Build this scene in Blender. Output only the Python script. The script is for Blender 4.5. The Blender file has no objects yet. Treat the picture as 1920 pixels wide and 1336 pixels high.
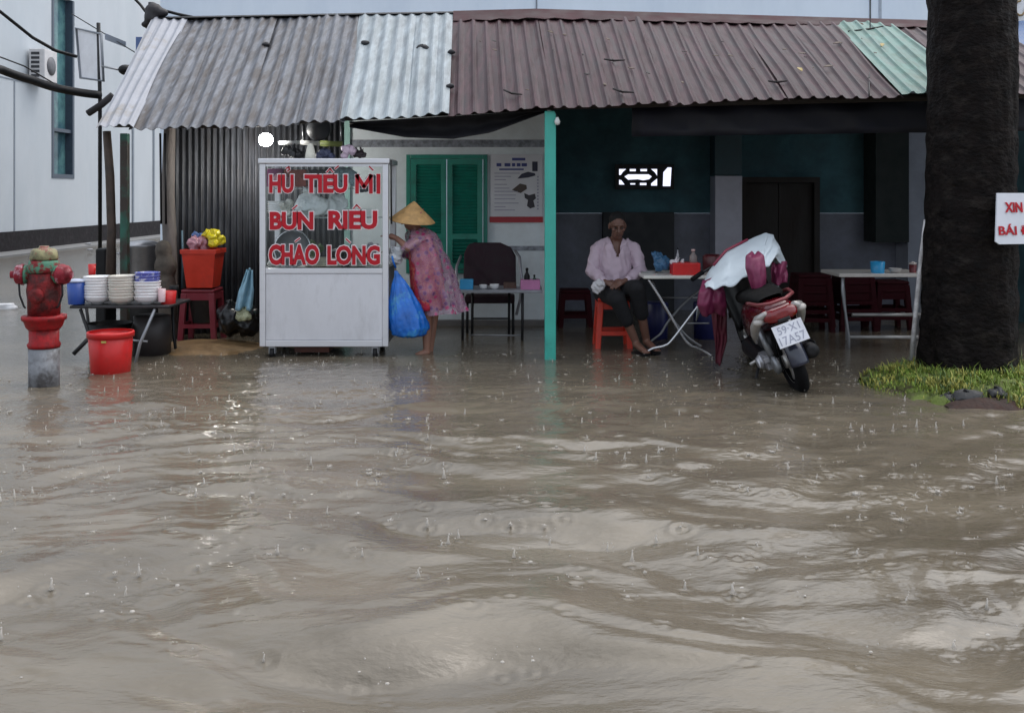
import bpy, bmesh, math, random
import numpy as np
from mathutils import Vector, Matrix, Euler
R = math.radians
random.seed(7); RNG = np.random.default_rng(7)
sc = bpy.context.scene
COL = sc.collection

# ------------------------------------------------------------------ camera
cam_d = bpy.data.cameras.new("camera"); cam = bpy.data.objects.new("camera", cam_d)
COL.objects.link(cam); sc.camera = cam
EYE = 1.5                                   # phone held 1.5 m above the flood
cam.location = (0, 0, EYE); cam.rotation_euler = (R(90), 0, 0)
cam_d.sensor_width = 36; cam_d.lens = 35.6; cam_d.shift_y = -0.1578
cam_d.clip_start = 0.05; cam_d.clip_end = 500
# ------------------------------------------------------------------ sky, sun, exposure
SUN_EL, SUN_ROT = R(66), R(60)
w = bpy.data.worlds.new("World"); sc.world = w; w.use_nodes = True
nt = w.node_tree; bg = nt.nodes["Background"]
sky = nt.nodes.new("ShaderNodeTexSky"); sky.sky_type = 'NISHITA'; sky.sun_disc = False
sky.sun_elevation = SUN_EL; sky.sun_rotation = SUN_ROT
sky.air_density = 1.0; sky.dust_density = 6.0; sky.ozone_density = 1.5
hsv = nt.nodes.new("ShaderNodeHueSaturation"); hsv.inputs['Saturation'].default_value = 0.5
nt.links.new(sky.outputs[0], hsv.inputs['Color']); veil = nt.nodes.new("ShaderNodeMix"); veil.data_type = 'RGBA'; veil.inputs[0].default_value = 0.5    # unbroken rain cloud evens out the sky
veil.inputs[7].default_value = (5.6, 6.2, 7.0, 1)
nt.links.new(hsv.outputs[0], veil.inputs[6]); nt.links.new(veil.outputs[2], bg.inputs[0])
bg.inputs[1].default_value = 0.15
sun_d = bpy.data.lights.new("sun", 'SUN'); sun = bpy.data.objects.new("sun", sun_d); COL.objects.link(sun)
sun_d.energy = 0.95; sun_d.angle = R(80); sun_d.color = (1.0, 0.98, 0.95)
# sun stands ahead and to the right, above the roofs, high and veiled by cloud
sd = Vector((math.sin(SUN_ROT) * math.cos(SUN_EL), math.cos(SUN_ROT) * math.cos(SUN_EL), math.sin(SUN_EL)))
sun.rotation_euler = (-sd).to_track_quat('-Z', 'Y').to_euler()
sc.view_settings.view_transform = 'Standard'; sc.view_settings.look = 'None'
sc.view_settings.exposure = 0.52; sc.view_settings.gamma = 1.0
sc.cycles.use_denoising = True
sc.cycles.max_bounces = 8; sc.cycles.transparent_max_bounces = 12
sc.cycles.sample_clamp_indirect = 10.0

# ------------------------------------------------------------------ helpers
FPX, CX, YH = 1900.0, 960.0, 365.0
def P(px, py, Y): return Vector(((px - CX) * Y / FPX, Y, EYE - (py - YH) * Y / FPX))
def PX(px, Y): return (px - CX) * Y / FPX
def PZ(py, Y): return EYE - (py - YH) * Y / FPX

def lerp(a, b, t): return a + (b - a) * t
def interp(tab, x):
    for (x0, y0), (x1, y1) in zip(tab, tab[1:]):
        if x <= x1 or (x1, y1) == tab[-1]: return y0 + (y1 - y0) * (x - x0) / (x1 - x0)

MATS = {}
def mat(name, col, rough=.5, metal=0.0, var=.15, scale=6, bump=0.0, bscale=40, dirt=None, dscale=2.5, dcut=(.45, .7),
        damt=.7, alpha=1.0, trans=0.0, emit=0.0, stretch=(1, 1, 1), spec=.5, coat=0.0, sss=0.0):
    if name in MATS: return MATS[name]
    m = bpy.data.materials.new(name); m.use_nodes = True; MATS[name] = m
    N, L = m.node_tree.nodes, m.node_tree.links
    b = N["Principled BSDF"]
    tc = N.new("ShaderNodeTexCoord"); mp = N.new("ShaderNodeMapping"); mp.inputs['Scale'].default_value = stretch
    L.new(tc.outputs['Object'], mp.inputs[0])
    n = N.new("ShaderNodeTexNoise"); n.inputs['Scale'].default_value = scale; n.inputs['Detail'].default_value = 6
    n.inputs['Roughness'].default_value = .65
    L.new(mp.outputs[0], n.inputs['Vector'])
    mr = N.new("ShaderNodeMapRange"); mr.inputs[1].default_value = .25; mr.inputs[2].default_value = .75
    mr.inputs[3].default_value = 1 - var * 1.6; mr.inputs[4].default_value = 1 + var
    L.new(n.outputs['Fac'], mr.inputs[0])
    mx = N.new("ShaderNodeMix"); mx.data_type = 'RGBA'; mx.blend_type = 'MULTIPLY'; mx.inputs[0].default_value = 1
    mx.inputs[6].default_value = (*col, 1)
    L.new(mr.outputs[0], mx.inputs[7]); out = mx.outputs[2]
    if dirt:
        n2 = N.new("ShaderNodeTexNoise"); n2.inputs['Scale'].default_value = dscale; n2.inputs['Detail'].default_value = 9
        n2.inputs['Roughness'].default_value = .7
        L.new(mp.outputs[0], n2.inputs['Vector'])
        r2 = N.new("ShaderNodeMapRange"); r2.inputs[1].default_value = dcut[0]; r2.inputs[2].default_value = dcut[1]
        r2.inputs[4].default_value = damt
        L.new(n2.outputs['Fac'], r2.inputs[0])
        m2 = N.new("ShaderNodeMix"); m2.data_type = 'RGBA'; m2.inputs[7].default_value = (*dirt, 1)
        L.new(r2.outputs[0], m2.inputs[0]); L.new(out, m2.inputs[6]); out = m2.outputs[2]
    L.new(out, b.inputs['Base Color'])
    rr = N.new("ShaderNodeMapRange"); rr.inputs[1].default_value = .3; rr.inputs[2].default_value = .7
    rr.inputs[3].default_value = max(.03, rough * .8); rr.inputs[4].default_value = min(1, rough * 1.2)
    L.new(n.outputs['Fac'], rr.inputs[0]); L.new(rr.outputs[0], b.inputs['Roughness'])
    b.inputs['Metallic'].default_value = metal; b.inputs['Specular IOR Level'].default_value = spec
    b.inputs['Alpha'].default_value = alpha; b.inputs['Transmission Weight'].default_value = trans
    b.inputs['Coat Weight'].default_value = coat
    if sss: b.inputs['Subsurface Weight'].default_value = sss; b.inputs['Subsurface Scale'].default_value = .01
    if emit:
        b.inputs['Emission Color'].default_value = (*col, 1); b.inputs['Emission Strength'].default_value = emit
    if bump:
        n3 = N.new("ShaderNodeTexNoise"); n3.inputs['Scale'].default_value = bscale; n3.inputs['Detail'].default_value = 5
        L.new(mp.outputs[0], n3.inputs['Vector'])
        bp = N.new("ShaderNodeBump"); bp.inputs['Strength'].default_value = bump; bp.inputs['Distance'].default_value = .02
        L.new(n3.outputs['Fac'], bp.inputs['Height']); L.new(bp.outputs[0], b.inputs['Normal'])
    return m

def props(o, label=None, cat=None, group=None, kind=None):
    if label: o['label'] = label
    if cat: o['category'] = cat
    if group: o['group'] = group
    if kind: o['kind'] = kind
    return o

def wloc(o):
    v = Vector((0, 0, 0))
    while o is not None: v += o.location; o = o.parent
    return v

def thing(name, label, cat, loc=(0, 0, 0), group=None):
    o = bpy.data.objects.new(name, None); COL.objects.link(o); o.location = loc; o.empty_display_size = .1
    return props(o, label, cat, group)

class MB:
    """collects shapes in world coordinates, build() links them as one mesh object"""
    def __init__(s): s.v = []; s.f = []; s.mi = []; s.sm = []
    def add(s, vs, fs, smooth=False, mi=0):
        b = len(s.v); s.v += [tuple(v) for v in vs]
        for f in fs: s.f.append(tuple(i + b for i in f)); s.mi.append(mi); s.sm.append(smooth)
        return s
    def box(s, c, d, rot=None, mi=0):
        c = Vector(c); h = Vector(d) / 2
        M = rot if rot is not None else Matrix.Identity(3)
        vs = [c + M @ Vector((x * h.x, y * h.y, z * h.z)) for x in (-1, 1) for y in (-1, 1) for z in (-1, 1)]
        return s.add(vs, [(0, 1, 3, 2), (4, 6, 7, 5), (0, 4, 5, 1), (2, 3, 7, 6), (0, 2, 6, 4), (1, 5, 7, 3)], mi=mi)
    def bb(s, x0, x1, y0, y1, z0, z1, mi=0):
        return s.box(((x0 + x1) / 2, (y0 + y1) / 2, (z0 + z1) / 2), (x1 - x0, y1 - y0, z1 - z0), mi=mi)
    def prism(s, pts, n, mi=0):
        """polygon of 3-D points, pushed along vector n"""
        n = Vector(n); pts = [Vector(p) for p in pts]; k = len(pts)
        vs = pts + [p + n for p in pts]
        fs = [tuple(range(k)), tuple(range(2 * k - 1, k - 1, -1))] + [(i, i + k, (i + 1) % k + k, (i + 1) % k) for i in range(k)]
        return s.add(vs, fs, mi=mi)
    def tube(s, pts, r, n=8, mi=0, closed=False):
        pts = [Vector(p) for p in pts]; k = len(pts)
        rs = r if isinstance(r, (list, tuple)) else [r] * k
        vs, fs = [], []; up = None
        for i, p in enumerate(pts):
            if closed: t = pts[(i + 1) % k] - pts[i - 1]
            else: t = pts[min(i + 1, k - 1)] - pts[max(i - 1, 0)]
            t.normalize()
            if up is None: up = t.orthogonal().normalized()
            up = (up - t * up.dot(t)); up = up.normalized() if up.length > 1e-6 else t.orthogonal().normalized()
            q = t.cross(up)
            for j in range(n):
                a = 2 * math.pi * j / n; vs.append(p + (up * math.cos(a) + q * math.sin(a)) * rs[i])
        for i in range(k if closed else k - 1):
            for j in range(n):
                a, b_ = i * n, ((i + 1) % k) * n
                fs.append((a + j, a + (j + 1) % n, b_ + (j + 1) % n, b_ + j))
        s.add(vs, fs, True, mi)
        if not closed:
            b = len(s.v) - len(vs)
            s.f += [tuple(b + j for j in range(n - 1, -1, -1)), tuple(b + (k - 1) * n + j for j in range(n))]; s.mi += [mi] * 2; s.sm += [False] * 2
        return s
    def cap(s, a, b, ra, rb, n=14, mi=0):
        """tapered capsule"""
        a, b = Vector(a), Vector(b); t = (b - a).normalized()
        pts, rs = [], []
        for k in range(5): x = -math.cos(math.pi / 2 * k / 4) ; pts.append(a + t * ra * x); rs.append(max(1e-4, ra * math.sin(math.pi / 2 * k / 4)))
        for k in range(5): x = math.sin(math.pi / 2 * k / 4); pts.append(b + t * rb * x); rs.append(max(1e-4, rb * math.cos(math.pi / 2 * k / 4)))
        return s.tube(pts, rs, n, mi)
    def lathe(s, prof, c=(0, 0, 0), n=28, M=None, mi=0, smooth=True, cap0=True, cap1=True):
        c = Vector(c); M = M or Matrix.Identity(3); vs, fs = [], []
        for r, z in prof:
            for j in range(n):
                a = 2 * math.pi * j / n; vs.append(c + M @ Vector((r * math.cos(a), r * math.sin(a), z)))
        for i in range(len(prof) - 1):
            for j in range(n): fs.append((i * n + j, i * n + (j + 1) % n, (i + 1) * n + (j + 1) % n, (i + 1) * n + j))
        s.add(vs, fs, smooth, mi); b = len(s.v) - len(vs)
        if cap0: s.f.append(tuple(b + j for j in range(n - 1, -1, -1))); s.mi.append(mi); s.sm.append(False)
        if cap1: s.f.append(tuple(b + (len(prof) - 1) * n + j for j in range(n))); s.mi.append(mi); s.sm.append(False)
        return s
    def ell(s, c, r, M=None, n=16, mi=0):
        c = Vector(c); r = Vector(r) if not isinstance(r, (int, float)) else Vector((r, r, r)); M = M or Matrix.Identity(3)
        vs, fs = [], []; m = n // 2
        for i in range(m + 1):
            th = math.pi * min(max(i / m, .004), .996)
            for j in range(n):
                a = 2 * math.pi * j / n
                vs.append(c + M @ Vector((r.x * math.sin(th) * math.cos(a), r.y * math.sin(th) * math.sin(a), r.z * math.cos(th))))
        for i in range(m):
            for j in range(n): fs.append((i * n + j, (i + 1) * n + j, (i + 1) * n + (j + 1) % n, i * n + (j + 1) % n))
        fs += [tuple(range(n)), tuple(range(m * n + n - 1, m * n - 1, -1))]
        return s.add(vs, fs, True, mi)
    def sheet(s, rows, mi=0, smooth=True, wrap=False):
        """grid of points: list of rows"""
        nu = len(rows[0]); vs = [p for r in rows for p in r]; fs = []
        for i in range(len(rows) - 1):
            for j in range(nu if wrap else nu - 1): fs.append((i * nu + j, i * nu + (j + 1) % nu, (i + 1) * nu + (j + 1) % nu, (i + 1) * nu + j))
        return s.add(vs, fs, smooth, mi)
    def build(s, name, mats, parent=None, bevel=0.0, solid=0.0, remesh=0.0, smooth=0, sub=0, top=None, keep=False):
        """top = (label, category[, group]) makes it a top-level thing with its origin at the base"""
        me = bpy.data.meshes.new(name)
        if parent is not None: off = wloc(parent)
        else:
            a = np.array(s.v); off = Vector(((a[:, 0].min() + a[:, 0].max()) / 2, (a[:, 1].min() + a[:, 1].max()) / 2, a[:, 2].min()))
        me.from_pydata([tuple(Vector(v) - off) for v in s.v], [], s.f)
        ms = mats if isinstance(mats, (list, tuple)) else [mats]
        for m in ms: me.materials.append(m)
        me.polygons.foreach_set("material_index", s.mi); me.polygons.foreach_set("use_smooth", s.sm)
        bm = bmesh.new(); bm.from_mesh(me); bmesh.ops.recalc_face_normals(bm, faces=bm.faces); bm.to_mesh(me); bm.free()
        o = bpy.data.objects.new(name, me); COL.objects.link(o)
        if parent is not None: o.parent = parent
        else: o.location = off
        if remesh:
            m = o.modifiers.new("r", 'REMESH'); m.mode = 'VOXEL'; m.voxel_size = remesh; m.use_smooth_shade = True
        if smooth:
            m = o.modifiers.new("s", 'SMOOTH'); m.iterations = smooth; m.factor = .5
        if solid:
            m = o.modifiers.new("t", 'SOLIDIFY'); m.thickness = solid; m.offset = 0
        if bevel:
            m = o.modifiers.new("b", 'BEVEL'); m.width = bevel; m.segments = 2; m.limit_method = 'ANGLE'; m.angle_limit = R(50)
        if sub:
            m = o.modifiers.new("u", 'SUBSURF'); m.levels = sub; m.render_levels = sub
        if (remesh or smooth or solid or bevel or sub) and not keep:
            dg = bpy.context.evaluated_depsgraph_get()
            nm = bpy.data.meshes.new_from_object(o.evaluated_get(dg)); o.modifiers.clear(); o.data = nm
            if remesh or sub: nm.polygons.foreach_set("use_smooth", [True] * len(nm.polygons))
        if top: props(o, *top)
        return o

def copy_tree(o, parent=None):
    c = o.copy(); COL.objects.link(c)
    if parent is not None: c.parent = parent
    for ch in [x for x in o.children]: copy_tree(ch, c)
    return c

def lettering(txt, x0, x1, z0, z1, y, name, m, parent, bold=.02, depth=.004, M=None, origin=None, lean=0):
    """writing fitted into the box x0..x1, z0..z1, facing -y (or laid out by M about origin)"""
    cu = bpy.data.curves.new(name, 'FONT'); cu.body = txt; cu.size = 1; cu.offset = bold; cu.resolution_u = 3; cu.shear = lean
    t = bpy.data.objects.new(name, cu); COL.objects.link(t)
    me = bpy.data.meshes.new_from_object(t.evaluated_get(bpy.context.evaluated_depsgraph_get()))
    bpy.data.objects.remove(t)
    a = np.array([v.co[:] for v in me.vertices]); lo, hi = a.min(0), a.max(0)
    vs = []
    for p in a:
        x = lerp(x0, x1, (p[0] - lo[0]) / (hi[0] - lo[0])); z = lerp(z0, z1, (p[1] - lo[1]) / (hi[1] - lo[1]))
        vs.append(Vector((x, y, z)) if M is None else Vector(origin) + M @ Vector((x, 0, z)))
    fs = [tuple(p.vertices) for p in me.polygons]
    mb = MB(); mb.add(vs, fs)
    o = mb.build(name, m, parent, solid=depth)
    return o

# ------------------------------------------------------------------ materials
mt = mat
ZINC = mt('zinc', (.15, .158, .18), .48, .1, .5, 3, .15, 60, (.05, .038, .032), 1.8, (.44, .62), .85, stretch=(6, .9, .9), spec=.3)
ZINC_PALE = mt('zinc_pale', (.27, .31, .335), .5, .05, .4, 3, .1, 60, (.14, .17, .17), 1.8, (.48, .75), .7, stretch=(5, .8, .8))
ZINC_WHITE = mt('zinc_white', (.33, .34, .375), .6, .05, .15, 3, .1, 60, (.2, .15, .08), 1.4, (.55, .72), .7, stretch=(2, 1.2, 1.2))
MAROON_TIN = mt('maroon_tin', (.075, .042, .048), .5, .0, .6, 3, .12, 60, (.03, .013, .014), 1.7, (.44, .64), .9, stretch=(7, .7, .7), spec=.15)
DARK_TIN = mt('dark_red_tin', (.05, .014, .018), .8, 0, .3, 3, dirt=(.02, .01, .01))
MINT_TIN = mt('mint_tin', (.12, .23, .2), .55, 0, .35, 3, .1, 60, (.06, .12, .08), 2.5, (.48, .68), .8, stretch=(4, .9, .9))
GREY_TIN = mt('grey_wall_tin', (.075, .08, .092), .5, .1, .45, 5, dirt=(.045, .04, .04), dscale=3, stretch=(4, 4, .7))
WALL_WHITE = mt('white_plaster', (.7, .76, .79), .7, 0, .1, 2.5, .06, 80, (.42, .43, .43), 1.5, (.45, .75), .6)
WALL_TILE = mt('grey_tile', (.38, .38, .42), .35, 0, .1, 3)
BAND = mt('tile_band', (.25, .27, .31), .4, 0, .5, 14)
TEAL = mt('teal_paint', (.045, .33, .27), .4, 0, .18, 5, .05, 50, (.02, .1, .08), 4, (.58, .75), .6)
TEAL_WALL = mt('teal_wall', (.06, .145, .17), .8, 0, .35, 2, dirt=(.02, .055, .07), dscale=1.6)
SHUTTER = mt('green_shutter_paint', (.012, .25, .18), .45, 0, .2, 6, dirt=(.015, .06, .05), dscale=6)
WOOD_DK = mt('dark_wood', (.022, .016, .013), .75, 0, .3, 5, .2, 30, stretch=(1, 1, .3))
WOOD_POST = mt('weathered_post', (.2, .175, .16), .75, 0, .35, 6, .3, 30, stretch=(2, 2, .4))
BLACK = mt('black_plastic', (.006, .006, .007), .5, 0, .2, spec=.3)
BLACK_BAG = mt('black_bag', (.006, .006, .007), .3, 0, .3, 8, .5, 14)
TARP = mt('dark_tarp', (.008, .008, .012), .8, 0, .3, 4, .3, 12)
STEEL = mt('brushed_steel', (.72, .72, .75), .38, .6, .1, 3, .05, 90, (.5, .49, .5), 3, (.5, .75), .5, stretch=(.6, 3, 3))
STEEL_DULL = mt('dull_steel', (.33, .34, .36), .45, .7, .2, 5)
CHROME = mt('chrome_tube', (.62, .62, .64), .25, .8, .1, 6)
DARK_METAL = mt('dark_metal', (.012, .012, .014), .5, .3, .3, 8)
RED_PL = mt('red_plastic', (.6, .016, .016), .4, 0, .12, 6, .05, 40, (.32, .03, .025), 5, (.52, .72), .6)
RED_ORANGE = mt('orange_red_plastic', (.58, .035, .014), .42, 0, .12, 6, .05, 40, (.3, .03, .02), 5, (.52, .72), .6)
MAROON_PL = mt('maroon_plastic', (.2, .016, .028), .45, 0, .15, 6, .05, 40, (.08, .02, .022), 6, (.5, .7), .6)
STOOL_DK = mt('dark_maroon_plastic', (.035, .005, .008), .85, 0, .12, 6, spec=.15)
BLUE_PL = mt('blue_plastic', (.02, .07, .32), .35, 0, .15, 6)
CYAN_PL = mt('sky_blue_plastic', (.04, .36, .68), .35, 0, .08, 6)
PINK_PL = mt('pink_plastic', (.55, .2, .4), .4, 0, .15, 8)
WHITE_CER = mt('white_ceramic', (.82, .82, .83), .25, 0, .05, 6)
BLUE_CER = mt('blue_patterned_ceramic', (.62, .63, .72), .25, 0, .05, 6, dirt=(.12, .14, .45), dscale=16, dcut=(.42, .5), damt=1)
ALU = mt('aluminium', (.5, .5, .52), .4, .8, .15, 5, dirt=(.2, .19, .19), dscale=5)
PAPER = mt('paper_white', (.78, .79, .82), .6, 0, .05, 8)
INK = mt('ink_dark', (.03, .03, .06), .6)
INK_BLUE = mt('ink_blue', (.05, .06, .22), .6)
INK_RED = mt('ink_red', (.38, .03, .04), .6)
SIGN_RED = mt('sign_red', (.48, .004, .016), .7, 0, .1, 8)
SIGN_WHITE = mt('sign_white', (.86, .8, .82), .5, 0, .05)
SKIN = mt('brown_skin', (.16, .076, .053), .5, 0, .15, 9, sss=.06)
SKIN_LT = mt('tan_skin', (.3, .15, .105), .5, 0, .12, 9, sss=.06)
HAIR = mt('black_hair', (.006, .005, .005), .85, 0, .3, 30)
SHIRT = mt('lilac_shirt', (.55, .43, .5), .8, 0, .08, 10, .25, 16)
TROUSER = mt('black_trousers', (.006, .006, .008), .9, 0, .2, 10, .2, 14)
STRAW = mt('straw_hat', (.5, .3, .12), .7, 0, .25, 14, .3, 60)
# ------------------------------------------------------------------ ground and flood water
road = MB()
gx = [-60 + 120 * i / 40 for i in range(41)]; gy = [-20 + 95 * i / 40 for i in range(41)]
road.sheet([[Vector((x, y, -.16)) for x in gx] for y in gy])
props(road.build('road', mt('wet_asphalt', (.05, .048, .045), .5, 0, .2, 3)), kind='structure')

def vnoise(x, y, seed):
    """smooth value noise on arrays"""
    r = np.random.default_rng(seed); T = r.random((256, 256)) * 2 - 1
    xi, yi = np.floor(x).astype(int), np.floor(y).astype(int); fx, fy = x - xi, y - yi
    fx, fy = fx ** 3 * (fx * (fx * 6 - 15) + 10), fy ** 3 * (fy * (fy * 6 - 15) + 10)
    g = lambda i, j: T[i % 256, j % 256]
    return (g(xi, yi) * (1 - fx) + g(xi + 1, yi) * fx) * (1 - fy) + (g(xi, yi + 1) * (1 - fx) + g(xi + 1, yi + 1) * fx) * fy

def fbm(x, y, seed, o=4, gain=.5):
    s = 0; a = 1
    for k in range(o): s = s + a * vnoise(x * 2 ** k + 17 * k, y * 2 ** k + 5 * k, seed + k); a *= gain
    return s

# raindrop strikes: rings in the water, and the little crowns thrown up (built further down)
DROPS = []
for k in range(1050):
    Y = 3.0 + 6.6 * random.random() ** .6
    half = Y * .52
    X = random.uniform(-half, half)
    if Y > 8.6 and abs(X) > 3.2: continue
    if X > 2.9 and Y > 6.6: continue
    DROPS.append((X, Y, random.uniform(.4, .9)))

def wave_height(x, y):
    wx = x + .28 * fbm(x * .7, y * .7, 11, 3); wy = y + .28 * fbm(x * .7 + 9, y * .7, 21, 3)
    near = np.clip((9.3 - y) / 3.5, 0, 1); near = near * near * (3 - 2 * near)
    big = np.clip((6.5 - y) / 3.0, 0, 1); big = big * big * (3 - 2 * big)
    h = 0
    # two crossing wakes from passing traffic
    for d, wl, a, ph, env in ((66, 1.5, .036, .6, big), (114, 1.15, .03, 2.1, big), (84, .74, .0125, 4.0, near), (122, .55, .0095, 1.0, near),
                              (58, .37, .0058, 2.7, near), (97, .26, .004, 5.1, near), (135, .19, .0024, 3.3, near), (70, .15, .0018, .4, near)):
        t = (wx * math.cos(R(d)) + wy * math.sin(R(d))) * 2 * math.pi / wl + ph
        amp = a * env * np.clip(.5 + 1.0 * fbm(x * .5 + d, y * .5, 40 + d, 2), .1, 1.1)
        h = h + amp * (np.sin(t) + .28 * np.sin(2 * t + .6))
    # wind chop drawn out sideways
    h = h + .0066 * fbm(x * 1.9, y * 4.4, 61, 3, .52) * (.3 + .7 * near)
    h = h + .0014 * fbm(x * 8, y * 19, 71, 3, .5) * (.4 + .6 * near)
    h = h + .0034 * fbm(x * 14 + 4, y * 14, 91, 2, .5) * np.clip((y - 5.2) / 1.6, 0, 1) * np.clip((9.6 - y) / 1.2, .25, 1) * (.55 + .45 * fbm(x * .8, y * .8, 97, 2))      # rain-pocked far water
    for X, Y, s in DROPS:
        i0, i1 = np.searchsorted(x[0], (X - .16, X + .16)); j0, j1 = np.searchsorted(y[:, 0], (Y - .16, Y + .16))
        if i1 <= i0 or j1 <= j0: continue
        r = np.hypot(x[j0:j1, i0:i1] - X, y[j0:j1, i0:i1] - Y)
        h[j0:j1, i0:i1] += .0045 * s * np.cos(r * 2 * math.pi / .055) * np.exp(-(r / .06) ** 2)
    return h

def spaced(a, b, n): return list(np.linspace(a, b, n))
wxs = np.array(list(-6.6 - np.geomspace(.03, 54, 40)[::-1]) + spaced(-6.6, 6.6, 1000) + list(6.6 + np.geomspace(.03, 54, 40)))
ny_ = [2.2]
while ny_[-1] < 12.6: ny_.append(ny_[-1] + max(.006, .0016 * ny_[-1]))
wys = np.array(list(2.2 - np.geomspace(.03, 22, 30)[::-1]) + ny_ + list(ny_[-1] + np.geomspace(.03, 62, 50)))
Xg, Yg = np.meshgrid(wxs, wys)
Zg = wave_height(Xg, Yg)
Zg *= np.clip((9.5 - np.abs(Xg)) / 3, 0, 1)
nyy, nxx = Xg.shape
me = bpy.data.meshes.new('flood_water'); nv = nyy * nxx
me.vertices.add(nv); me.vertices.foreach_set('co', np.stack([Xg, Yg, Zg], -1).astype(np.float32).ravel())
ii = np.arange(nyy - 1)[:, None] * nxx + np.arange(nxx - 1)[None, :]
q = np.stack([ii, ii + 1, ii + nxx + 1, ii + nxx], -1).reshape(-1, 4).astype(np.int32)
me.loops.add(q.size); me.loops.foreach_set('vertex_index', q.ravel())
me.polygons.add(len(q)); me.polygons.foreach_set('loop_start', np.arange(0, q.size, 4, dtype=np.int32))
me.polygons.foreach_set('use_smooth', np.ones(len(q), dtype=bool)); me.update()
water = bpy.data.objects.new('flood_water', me); COL.objects.link(water); props(water, kind='structure')
wm = bpy.data.materials.new('muddy_water'); wm.use_nodes = True; N, L = wm.node_tree.nodes, wm.node_tree.links
b = N["Principled BSDF"]; tc = N.new("ShaderNodeTexCoord")
mp = N.new("ShaderNodeMapping"); mp.inputs['Scale'].default_value = (1, 2.2, 1); L.new(tc.outputs['Object'], mp.inputs[0])
n1 = N.new("ShaderNodeTexNoise"); n1.inputs['Scale'].default_value = .8; n1.inputs['Detail'].default_value = 6; L.new(mp.outputs[0], n1.inputs['Vector'])
cr = N.new("ShaderNodeValToRGB"); L.new(n1.outputs['Fac'], cr.inputs[0])
cr.color_ramp.elements[0].position = .3; cr.color_ramp.elements[0].color = (.108, .09, .066, 1)
cr.color_ramp.elements[1].position = .7; cr.color_ramp.elements[1].color = (.172, .145, .107, 1)
L.new(cr.outputs[0], b.inputs['Base Color']); b.inputs['Roughness'].default_value = .1; b.inputs['IOR'].default_value = 1.52
n2 = N.new("ShaderNodeTexNoise"); n2.inputs['Scale'].default_value = 26; n2.inputs['Detail'].default_value = 5; L.new(mp.outputs[0], n2.inputs['Vector'])
bp = N.new("ShaderNodeBump"); bp.inputs['Strength'].default_value = .28; bp.inputs['Distance'].default_value = .012
L.new(n2.outputs['Fac'], bp.inputs['Height']); L.new(bp.outputs[0], b.inputs['Normal'])
me.materials.append(wm)

# sand washed up beside the cart, barely breaking the surface
def mound(name, cx, cy, rx, ry, h, m, seed, base=-.05, n=44, lump=.35):
    mb = MB(); rows = []
    for i in range(n + 1):
        row = []
        for j in range(n + 1):
            u, v = 2 * i / n - 1, 2 * j / n - 1
            x, y = cx + u * rx, cy + v * ry
            d = math.hypot(u, v)
            k = float(fbm(np.array([[x * 3.]]), np.array([[y * 3.]]), seed, 3)[0, 0])
            e = max(0, 1 - (d * (1 + .25 * k)) ** 2)
            row.append(Vector((x, y, base + (h - base) * e ** .55 * (1 + lump * k * .5) if e > 0 else base - .05)))
        rows.append(row)
    mb.sheet(rows)
    return props(mb.build(name, m), kind='structure')
mound('sand_bank', PX(375, 9.9), 9.95, .62, .55, .06, mt('wet_sand', (.22, .135, .06), .5, 0, .3, 9, .4, 40), 5)

# ------------------------------------------------------------------ shop house
house = thing('shop_house', 'low old street shop with patched corrugated tin roof and open front', 'shop', (0, 11.7, 0))
def Ye(px): return 10.0 - (px - 180) * 1.6 / 1560
def Yr(px): return 13.0 - (px - 290) * 1.5 / 1450
EAVE = [(120, 240), (180, 241), (420, 244), (640, 228), (850, 216), (1040, 204), (1740, 181), (2100, 168)]
TOPL = [(200, 42), (290, 40), (675, 33), (850, 30), (1005, 26), (1740, 48), (2100, 60)]
def eave(px): return P(px, interp(EAVE, px), Ye(px))
def ridge(px): return P(px, interp(TOPL, px), Yr(px))
def roof_sheet(e0, e1, t0, t1, nrib, m, lift=0.0, drop=0.0, seed=0, tdy=0):
    rr = random.Random(seed); mb = MB(); rows = []
    per = 8; nu = nrib * per; nv_ = 14
    sag = [rr.uniform(-.012, .012) for _ in range(nrib + 2)]
    endj = [rr.uniform(-.03, .03) for _ in range(nrib + 2)]
    prof = [0, 0, 0, 0, .25, .85, .85, .25] if m in (MAROON_TIN, MINT_TIN) else [0, .06, .35, .8, 1, .8, .35, .06]
    for j in range(nv_ + 1):
        v = j / nv_; row = []
        for i in range(nu + 1):
            u = i / nu; k = i // per
            E = eave(lerp(e0, e1, u)); T = ridge(lerp(t0, t1, u)); T = T + (E - T) * tdy
            d = (E - T).normalized()
            p = T.lerp(E, v) + d * (endj[k] * .5 + drop) * (v > .99)
            nrm = Vector((0, d.z, -d.y)) if d.y < 0 else Vector((0, 0, 1)); nrm.normalize()
            if nrm.z < 0: nrm = -nrm
            wob = .02 * math.sin(v * 5 + seed) * math.sin(u * 4 + seed * 2) + sag[k] * math.sin(math.pi * v)
            row.append(p + nrm * (.026 * prof[i % per] + lift + wob))
        rows.append(row)
    mb.sheet(rows, smooth=False)
    o = mb.build('roof_sheet', m, house, solid=.004)
    return o
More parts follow.
